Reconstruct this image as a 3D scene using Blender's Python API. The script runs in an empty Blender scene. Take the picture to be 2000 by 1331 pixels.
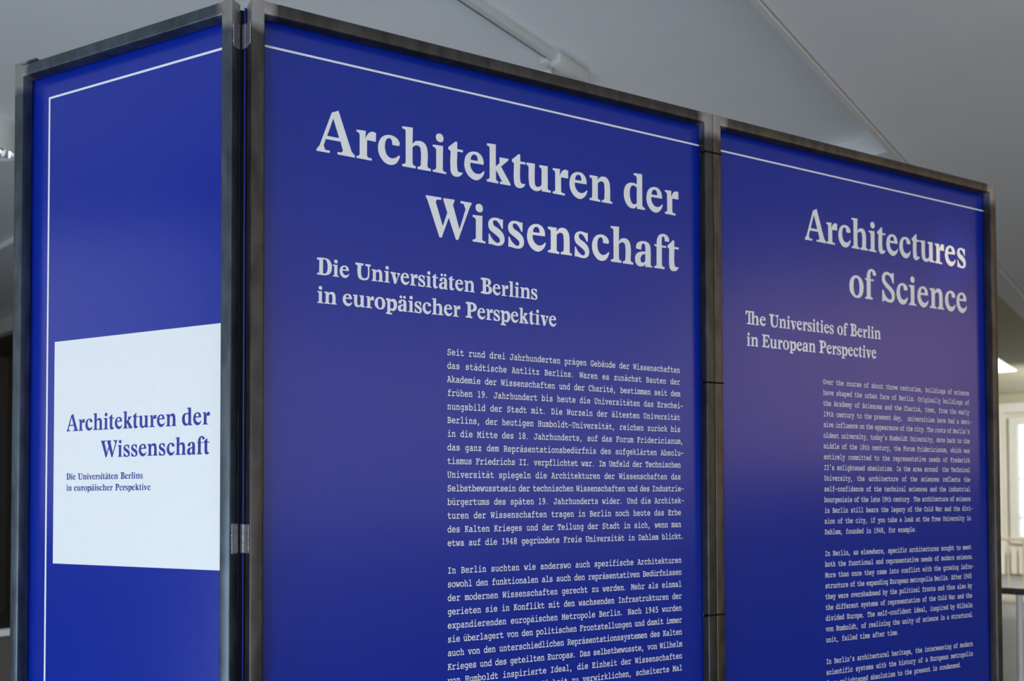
import bpy, bmesh, math, random
from mathutils import Vector, Matrix

random.seed(7)
SC = bpy.context.scene
COL = SC.collection
R = math.radians

# ---------------------------------------------------------------- camera
# world: x along the middle poster frame, y away from the viewer, z up, floor at z = 0
TOP = 2.45                                   # top of the steel frames
CAM = Vector((-0.2395, -1.5739, TOP - 0.9272))
YAW, PITCH, ROLL = R(26.1777), R(1.2406), R(-0.1882)
F_PX, CY = 1623.08, 936.23                   # focal length and principal row, of a 2000 x 1331 image
cd = bpy.data.cameras.new('camera')
cam = bpy.data.objects.new('camera', cd)
COL.objects.link(cam)
fw = Vector((math.sin(YAW) * math.cos(PITCH), math.cos(YAW) * math.cos(PITCH), math.sin(PITCH)))
rt0 = Vector((math.cos(YAW), -math.sin(YAW), 0))
up0 = rt0.cross(fw)
rt = rt0 * math.cos(ROLL) + up0 * math.sin(ROLL)
up = -rt0 * math.sin(ROLL) + up0 * math.cos(ROLL)
m = Matrix((rt, up, -fw)).transposed().to_4x4()
m.translation = CAM
cam.matrix_world = m
cd.sensor_width = 36
cd.lens = F_PX / 2000 * 36
cd.shift_y = (CY - 665.5) / 2000
cd.clip_start = 0.05
cd.dof.use_dof = True
cd.dof.focus_distance = 1.72
cd.dof.aperture_fstop = 4.0
SC.camera = cam

# building axes: A runs along the hall to the right, B to the left and away
AX = Vector((math.sin(R(66)), math.cos(R(66)), 0))
BX = Vector((-AX.y, AX.x, 0))
ORG = Vector((CAM.x, CAM.y, 0))
BROT = math.atan2(AX.y, AX.x)


def W(a, b, z):
    return ORG + AX * a + BX * b + Vector((0, 0, z))


# ---------------------------------------------------------------- world, lights, exposure
wd = bpy.data.worlds.new('world')
SC.world = wd
wd.use_nodes = True
wd.node_tree.nodes['Background'].inputs[0].default_value = (0.75, 0.86, 1, 1)
wd.node_tree.nodes['Background'].inputs[1].default_value = 1.0
SC.view_settings.view_transform = 'Standard'
SC.view_settings.look = 'None'
SC.view_settings.exposure = 0.0
SC.view_settings.gamma = 1.0
SC.view_settings.use_curve_mapping = False


def area(name, loc, aim, w, h, power, color):
    l = bpy.data.lights.new(name, 'AREA')
    l.shape = 'RECTANGLE'
    l.size, l.size_y, l.energy, l.color = w, h, power, color
    o = bpy.data.objects.new(name, l)
    COL.objects.link(o)
    o.location = loc
    o.rotation_euler = (Vector(aim) - Vector(loc)).to_track_quat('-Z', 'Y').to_euler()
    return o


def spot(name, loc, aim, power, color, ang, blend=0.5, rad=0.02):
    l = bpy.data.lights.new(name, 'SPOT')
    l.energy, l.color, l.spot_size, l.spot_blend, l.shadow_soft_size = power, color, R(ang), blend, rad
    o = bpy.data.objects.new(name, l)
    COL.objects.link(o)
    o.location = loc
    o.rotation_euler = (Vector(aim) - Vector(loc)).to_track_quat('-Z', 'Y').to_euler()
    return o


# daylight through the windows behind and to the left of the viewer
for wb in (-3.2, -0.6, 2.0):
    area('window_and_fill_light', W(-2.72, wb, 0.74), W(0, wb + 0.4, 0.95), 1.5, 1.3, 58, (0.74, 0.87, 1.0))
area('window_and_fill_light', W(-2.7, 4.9, 2.35), W(0, 4.9, 2.35), 3.4, 1.9, 19, (0.8, 0.9, 1.0))  # added glow for the left panel's sheen, no window opening here
# unseen soft panel added for the sheen on the middle print
area('rear_sheen_light', W(0.9, -4.95, 2.2), W(0.9, 0, 2.2), 5.0, 1.9, 27, (1.0, 0.88, 0.80))
# warm panel added for the lamp-lit rear wall, then a small lamp
area('hall_warm_light', W(4.9, -4.9, 2.6), W(4.9, 0, 2.6), 3.0, 1.7, 26, (1.0, 0.64, 0.38))
area('hall_warm_light', W(-1.35, -3.9, 3.42), W(-1.35, -3.4, 0), 0.6, 0.6, 9, (1.0, 0.66, 0.34))
area('rear_ceiling_fill', W(1.5, -4.5, 2.95), W(1.5, -4.3, 4.0), 7.0, 0.3, 14, (1.0, 0.86, 0.78))  # added to light the rear ceiling that the panels mirror
# daylight through the far windows at the end of the hall
area('window_and_fill_light', W(18.2, 2.0, 1.6), W(10, 2.0, 1.0), 2.4, 2.0, 10, (0.9, 0.95, 0.9))
area('far_end_fill', W(14.6, 0.6, 2.7), W(18.5, 2.8, 1.3), 1.0, 0.6, 135, (1.0, 0.96, 0.84))  # unseen fill added to brighten the end wall
spot('far_end_fill', W(7.5, -1.2, 3.2), W(13.7, 2.0, 0.5), 1300, (1.0, 0.90, 0.72), 26, 0.6, 0.1)  # unseen fill added to brighten the balusters
area('bay_ceiling_fill', W(4.4, 3.6, 0.9), W(4.4, 3.5, 4.0), 2.6, 1.6, 15, (0.80, 0.90, 1.0))  # unseen fill added to brighten the coffer ceiling
spot('picture_spot', W(2.6, -2.4, 3.4), (1.985, 0.02, TOP - 0.225), 190, (1.0, 0.80, 0.58), 4.2, 1.0)
spot('picture_spot', W(-1.2, -2.4, 3.4), (0.665, 0.02, TOP - 0.355), 80, (1.0, 0.84, 0.66), 4.2, 1.0)


# ---------------------------------------------------------------- materials
def new_mat(name):
    mt = bpy.data.materials.new(name)
    mt.use_nodes = True
    return mt, mt.node_tree.nodes, mt.node_tree.links, mt.node_tree.nodes['Principled BSDF']


def paint(name, c, rough=0.6, var=0.05, scale=6.0, spec=0.5, metal=0.0, bump=0.0):
    mt, N, L, P = new_mat(name)
    tc = N.new('ShaderNodeTexCoord')
    nz = N.new('ShaderNodeTexNoise')
    nz.inputs['Scale'].default_value = scale
    nz.inputs['Detail'].default_value = 5
    L.new(tc.outputs['Object'], nz.inputs['Vector'])
    cr = N.new('ShaderNodeValToRGB')
    cr.color_ramp.elements[0].position = 0.3
    cr.color_ramp.elements[1].position = 0.7
    cr.color_ramp.elements[0].color = tuple(x * (1 - var) for x in c) + (1,)
    cr.color_ramp.elements[1].color = tuple(min(1, x * (1 + var)) for x in c) + (1,)
    L.new(nz.outputs['Fac'], cr.inputs['Fac'])
    L.new(cr.outputs['Color'], P.inputs['Base Color'])
    P.inputs['Roughness'].default_value = rough
    P.inputs['Metallic'].default_value = metal
    P.inputs['Specular IOR Level'].default_value = spec
    if bump:
        b = N.new('ShaderNodeBump')
        b.inputs['Strength'].default_value = bump
        b.inputs['Distance'].default_value = 0.002
        L.new(nz.outputs['Fac'], b.inputs['Height'])
        L.new(b.outputs['Normal'], P.inputs['Normal'])
    return mt


def emit(name, c, s):
    mt, N, L, P = new_mat(name)
    P.inputs['Base Color'].default_value = c + (1,)
    P.inputs['Emission Color'].default_value = c + (1,)
    P.inputs['Emission Strength'].default_value = s
    return mt


def steel(name, x0, x1, tint):
    """raw hot-rolled tube: dark mill scale, ground bright around the welded top corners"""
    mt, N, L, P = new_mat(name)

    def math_(op, a, b=None, c=None):
        n = N.new('ShaderNodeMath')
        n.operation = op
        for i, v in enumerate((a, b, c)):
            if v is None:
                continue
            if isinstance(v, (int, float)):
                n.inputs[i].default_value = v
            else:
                L.new(v, n.inputs[i])
        return n.outputs[0]
    tc = N.new('ShaderNodeTexCoord')
    sp = N.new('ShaderNodeSeparateXYZ')
    L.new(tc.outputs['Object'], sp.inputs[0])
    mp = N.new('ShaderNodeMapping')
    mp.inputs['Scale'].default_value = (1, 1, 0.35)
    L.new(tc.outputs['Object'], mp.inputs['Vector'])
    nz = N.new('ShaderNodeTexNoise')
    nz.inputs['Scale'].default_value = 38
    nz.inputs['Detail'].default_value = 6
    L.new(mp.outputs[0], nz.inputs['Vector'])
    nb = N.new('ShaderNodeTexNoise')
    nb.inputs['Scale'].default_value = 9
    nb.inputs['Detail'].default_value = 3
    L.new(tc.outputs['Object'], nb.inputs['Vector'])
    d1 = math_('ABSOLUTE', math_('SUBTRACT', sp.outputs[0], x0))
    d2 = math_('ABSOLUTE', math_('SUBTRACT', sp.outputs[0], x1))
    dx = math_('MINIMUM', d1, d2)
    dz = math_('SUBTRACT', TOP, sp.outputs[2])
    e = math_('ADD', math_('MULTIPLY', nz.outputs['Fac'], 0.03), math_('MULTIPLY', nb.outputs['Fac'], 0.05))
    mx = N.new('ShaderNodeMapRange')
    mx.inputs['From Min'].default_value = 0.085
    mx.inputs['From Max'].default_value = 0.070
    L.new(math_('ADD', dx, e), mx.inputs['Value'])
    mz = N.new('ShaderNodeMapRange')
    mz.inputs['From Min'].default_value = 0.100
    mz.inputs['From Max'].default_value = 0.080
    L.new(math_('ADD', dz, e), mz.inputs['Value'])
    mask = math_('MULTIPLY', mx.outputs[0], mz.outputs[0])
    cr = N.new('ShaderNodeValToRGB')
    cr.color_ramp.elements[0].position = 0.3
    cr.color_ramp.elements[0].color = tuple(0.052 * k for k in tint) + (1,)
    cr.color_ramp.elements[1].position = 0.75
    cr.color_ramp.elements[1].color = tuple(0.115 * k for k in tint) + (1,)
    L.new(nz.outputs['Fac'], cr.inputs['Fac'])
    mixc = N.new('ShaderNodeMixRGB')
    L.new(mask, mixc.inputs['Fac'])
    L.new(cr.outputs['Color'], mixc.inputs['Color1'])
    mixc.inputs['Color2'].default_value = (0.33, 0.315, 0.31, 1)
    # reddish heat tint where the weld was not ground away
    hr = N.new('ShaderNodeMapRange')
    hr.inputs['From Min'].default_value = 0.56
    hr.inputs['From Max'].default_value = 0.62
    L.new(nb.outputs['Fac'], hr.inputs['Value'])
    mix2 = N.new('ShaderNodeMixRGB')
    L.new(math_('MULTIPLY', hr.outputs[0], math_('MULTIPLY', mask, 0.7)), mix2.inputs['Fac'])
    L.new(mixc.outputs[0], mix2.inputs['Color1'])
    mix2.inputs['Color2'].default_value = (0.14, 0.10, 0.09, 1)
    L.new(mix2.outputs[0], P.inputs['Base Color'])
    P.inputs['Metallic'].default_value = 0.85
    ro = N.new('ShaderNodeMapRange')
    ro.inputs['To Min'].default_value = 0.34
    ro.inputs['To Max'].default_value = 0.52
    L.new(nz.outputs['Fac'], ro.inputs['Value'])
    L.new(ro.outputs[0], P.inputs['Roughness'])
    bp = N.new('ShaderNodeBump')
    bp.inputs['Strength'].default_value = 0.15
    bp.inputs['Distance'].default_value = 0.001
    L.new(nz.outputs['Fac'], bp.inputs['Height'])
    L.new(bp.outputs[0], P.inputs['Normal'])
    return mt


M_SOFFIT = paint('olive_soffit', (0.50, 0.47, 0.36), 0.85, 0.03, 3)
M_WALL = paint('wall_plaster', (0.70, 0.68, 0.60), 0.9, 0.03, 3)
M_MATT_BLACK = paint('matt_black', (0.004, 0.004, 0.005), 0.8, 0.1, 40, spec=0.1)  # for the gap shade strips and the cable ties
M_JOINT = paint('joint_shadow_grey', (0.48, 0.47, 0.48), 0.8, 0.05, 20)
M_WALL_DARK = paint('far_wall_brown', (0.115, 0.10, 0.08), 0.8, 0.05, 3)
M_CEIL = paint('ceiling_plaster', (0.90, 0.905, 0.91), 0.9, 0.02, 2)
M_TRIM = paint('trim_white', (0.80, 0.79, 0.77), 0.6, 0.03, 8)
M_FLOOR = paint('floor_linoleum', (0.22, 0.225, 0.23), 0.45, 0.12, 5, bump=0.05)
M_CREAM = paint('cream_enamel', (0.72, 0.66, 0.52), 0.35, 0.03, 8)
M_WHITE = paint('white_enamel', (0.75, 0.75, 0.74), 0.35, 0.03, 8)
M_FIXT = paint('fixture_white', (0.70, 0.72, 0.70), 0.4, 0.02, 20)
M_GROOVE = paint('track_groove', (0.10, 0.10, 0.10), 0.5, 0.05, 20)
M_DARK = paint('dark_handrail', (0.03, 0.028, 0.025), 0.35, 0.1, 10)
M_CHROME = paint('reflector_chrome', (0.8, 0.8, 0.8), 0.12, 0.02, 20, metal=1.0)
M_BLUE = paint('print_blue', (0.0008, 0.0165, 0.290), 0.22, 0.02, 60, spec=0.5)
M_PRINTW = paint('print_white', (0.78, 0.79, 0.80), 0.35, 0.01, 60)
M_TIE = paint('black_nylon', (0.012, 0.012, 0.012), 0.4, 0.1, 80)
M_HINGE = paint('hinge_steel', (0.26, 0.26, 0.28), 0.38, 0.15, 70, metal=0.8, bump=0.2)
M_WELD = paint('weld_bead', (0.62, 0.60, 0.58), 0.25, 0.25, 300, metal=0.9, bump=0.4)
M_GLOW = emit('window_glow', (0.80, 0.90, 1.0), 0.9)
M_LAMP = emit('ceiling_light_glow', (1.0, 0.97, 0.86), 2.2)

# ---------- letter outlines, thousandths of the type size
GLYPHS = {
    'A': '0,2 6,42 61,118 299,806 432,874 697,106 763,40 760,0 414,5 414,52 494,56 523,98 474,267 184,266 142,134 172,49 265,51 260,3|329,698 448,333 210,333',
    'r': '2,570 192,580 179,424 206,481s 262,558s 329,588s 399,578 397,399 215,398 215,79 252,46 312,49 309,0 0,4 0,46 36,50 65,84 65,487 35,524 2,528',
    'c': '441,400 299,400 293,459s 269,515s 228,524s 173,483s 145,378s 152,260s 200,162s 282,124s 365,149s 445,213 462,196 427,103s 365,25s 282,-12s 173,-2s 77,74s 12,195s 0,298s 23,422s 91,528s 200,584s 303,588s 393,551s 441,494s 455,456s',
    'h': '0,822 229,838 221,497 278,561s 355,587s 434,584s 512,524s 545,421s 544,95 573,56 616,55 616,2 327,0 327,50 362,52 398,89 398,394s 377,465s 320,488s 263,467s 221,427 221,99 249,57 291,53 287,3 1,3 0,49 36,53 74,87 74,745 46,777 0,778',
    'l': '0,820 229,836 221,96 249,54 291,51 287,0 1,0 0,47 36,51 74,84 74,743 46,775 0,775',
    'i': '1,570 228,579 222,78 253,43 300,42 298,0 0,5 0,48 38,46 75,86 76,476 46,521 1,528|70,736s 82,791s 130,823s 191,821s 229,778s 239,731s 221,672s 172,648s 115,659s 80,693s',
    't': '0,577 162,724 183,730 204,723 205,574 333,574 329,525 205,522 206,153s 225,104s 272,90 328,97 325,79 272,18s 200,-12s 121,-6s 66,52s 51,134s 54,509 7,535',
    'e': '441,346 132,340 137,266s 177,185s 241,135s 323,129s 388,158s 441,212 462,201 429,109s 355,27s 273,-12s 160,9s 56,97s 0,233s 1,362s 41,483s 122,559s 219,591s 325,580s 406,512s 438,430s|141,403 304,404 300,468s 272,515s 227,530s 178,505s 149,455s',
    'k': '10,828 215,839 213,365 301,449 301,576 519,579 507,541 339,378 566,34 561,2 309,2 309,51 365,54 218,286 217,91 236,55 273,47 268,0 0,6 0,55 31,54 67,93 69,728 50,773 2,778',
    'u': '0,579 210,588 208,162s 225,102s 276,83s 340,111s 374,149 375,497 355,523 317,532 317,578 530,587 527,89 545,58 604,54 602,8 378,4 378,54 327,12s 250,-12s 162,1s 86,63s 61,161s 55,476 45,514 0,529',
    'n': '3,578 223,580 217,483 275,564s 366,600s 458,585s 529,503s 549,391s 553,80 574,53 614,49 608,6 324,5 324,51 363,56 398,95 399,370s 384,449s 340,482s 274,468s 222,420 220,83 246,52 285,46 285,0 0,7 0,55 44,54 70,87 72,486 54,517 2,526',
    'd': '278,826 514,835 514,104 543,53 589,55 586,1 363,-3 364,64 306,7s 225,-12s 120,20s 22,160s 0,312s 38,474s 124,560s 224,589s 310,586s 362,570 363,732 335,769 277,783|361,491 310,523s 247,527s 189,475s 165,351s 187,186s 243,99s 306,97s 358,129',
    's': '7,223 35,216 68,150s 130,88s 184,53s 222,49s 261,71s 272,107s 257,155s 207,197s 115,255s 38,308s 0,387s 0,457s 31,524s 93,571s 162,586s 239,583s 289,569 348,571 344,372 319,368 278,440s 224,503s 185,526s 146,527s 116,502s 112,459s 138,413s 223,369s 308,310s 363,240s 383,158s 362,63s 300,5s 222,-12s 129,-6s 60,5s 3,1',
    'W': '3,824 345,825 341,776 250,772 218,722 376,231 475,532 389,780 389,823 641,826 636,795 604,710 750,221 888,663 845,768 771,777 774,822 1028,821 1028,796 985,720 720,-10 669,-10 508,428 350,-8 301,-12 38,732 0,794',
    'a': '32,394 30,440s 56,513s 124,566s 223,589s 323,589s 399,552s 432,493s 441,424s 441,67 456,30 499,25 494,2 287,-9 291,61 257,19s 180,-9s 105,-12s 29,42s 0,139s 13,223s 69,293s 168,335s 293,351 291,455s 276,517s 238,535s 197,509s 180,441s 176,383|290,296 221,275s 175,231s 155,165s 169,103s 212,83s 250,94s 288,131',
    'f': '5,567 28,570 70,558 70,624s 91,717s 146,801s 233,839s 319,838s 397,797s 431,737s 427,672 305,675 299,732s 284,769s 255,780s 232,762s 220,709s 216,560 348,561 344,516 219,515 218,92 241,58 296,49 291,0 0,1 0,40 47,58 63,92 66,515 20,521 5,532',
    'o': '0,272s 23,430s 115,549s 266,603s 417,559s 516,437s 537,270s 501,121s 408,19s 272,-12s 129,33s 24,142s|161,350s 180,472s 248,533s 325,501s 370,373s 378,228s 341,92s 273,48s 207,90s 166,206s',
    'S': '8,313 60,326 104,217s 190,122s 277,77s 348,84s 384,143s 368,228s 282,317s 125,424s 22,536s 0,644s 44,760s 143,828s 256,834s 361,804s 415,820 475,835 473,536 420,538 376,650s 307,728s 219,755s 149,730s 119,670s 139,598s 250,499s 407,393s 494,290s 509,180s 471,65s 382,-1s 275,-12s 170,9s 83,38 58,-9 2,-8',
    'D': '0,816 337,840s 553,793s 690,593s 708,409s 647,154s 462,21s 277,0 1,11 1,79 105,103 116,708 0,736|288,772 289,94 400,94s 474,196s 510,416s 473,659s 399,761s',
    'U': '0,814 415,802 416,720 300,687 300,234s 352,114s 480,78s 596,142s 641,273s 634,683 512,700 512,795 789,797 789,721 712,674 712,250s 660,73s 512,-7s 352,-12s 173,81s 121,245s 108,683 0,726',
    'B': '2,834 333,838s 517,785s 584,643s 539,516s 443,452 590,373s 642,230s 567,66s 390,0s 0,13 0,94 110,119 112,712 2,740|296,732 295,489 391,513s 413,624s 377,721s|295,395 294,111 419,125s 457,257s 405,387s',
    'P': '2,832 377,829s 559,754s 631,580s 558,419s 376,348s 289,346 289,112 375,80 375,0 0,19 0,99 101,108 102,708 2,738|290,727 289,440 391,456s 442,595s 392,717s',
    'v': '0,565 278,552 278,475 225,456 325,186 398,451 332,482 332,546 492,539 492,474 445,430 278,-12 179,-10 66,451 0,481',
    'p': '0,585 217,576 217,505 303,565s 416,577s 529,486s 569,311s 529,114s 416,-12s 297,-23s 217,20 217,-120 316,-143 303,-214 0,-192 0,-128 66,-109 66,452 0,496|217,403 283,448s 356,417s 396,261s 356,110s 283,78s 217,109',
    'E': '10,824 596,815 594,592 511,600 469,718 260,710 257,483 358,481 385,566 448,561 444,305 369,313 345,408 256,410 252,97 460,89 525,214 608,221 567,0 0,24 1,91 89,118 97,735 9,747',
    'T': '3,826 744,830 724,742 439,748 431,92 517,66 517,4 97,0 117,64 252,90 260,745 155,735 80,571 0,578',
}
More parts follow.
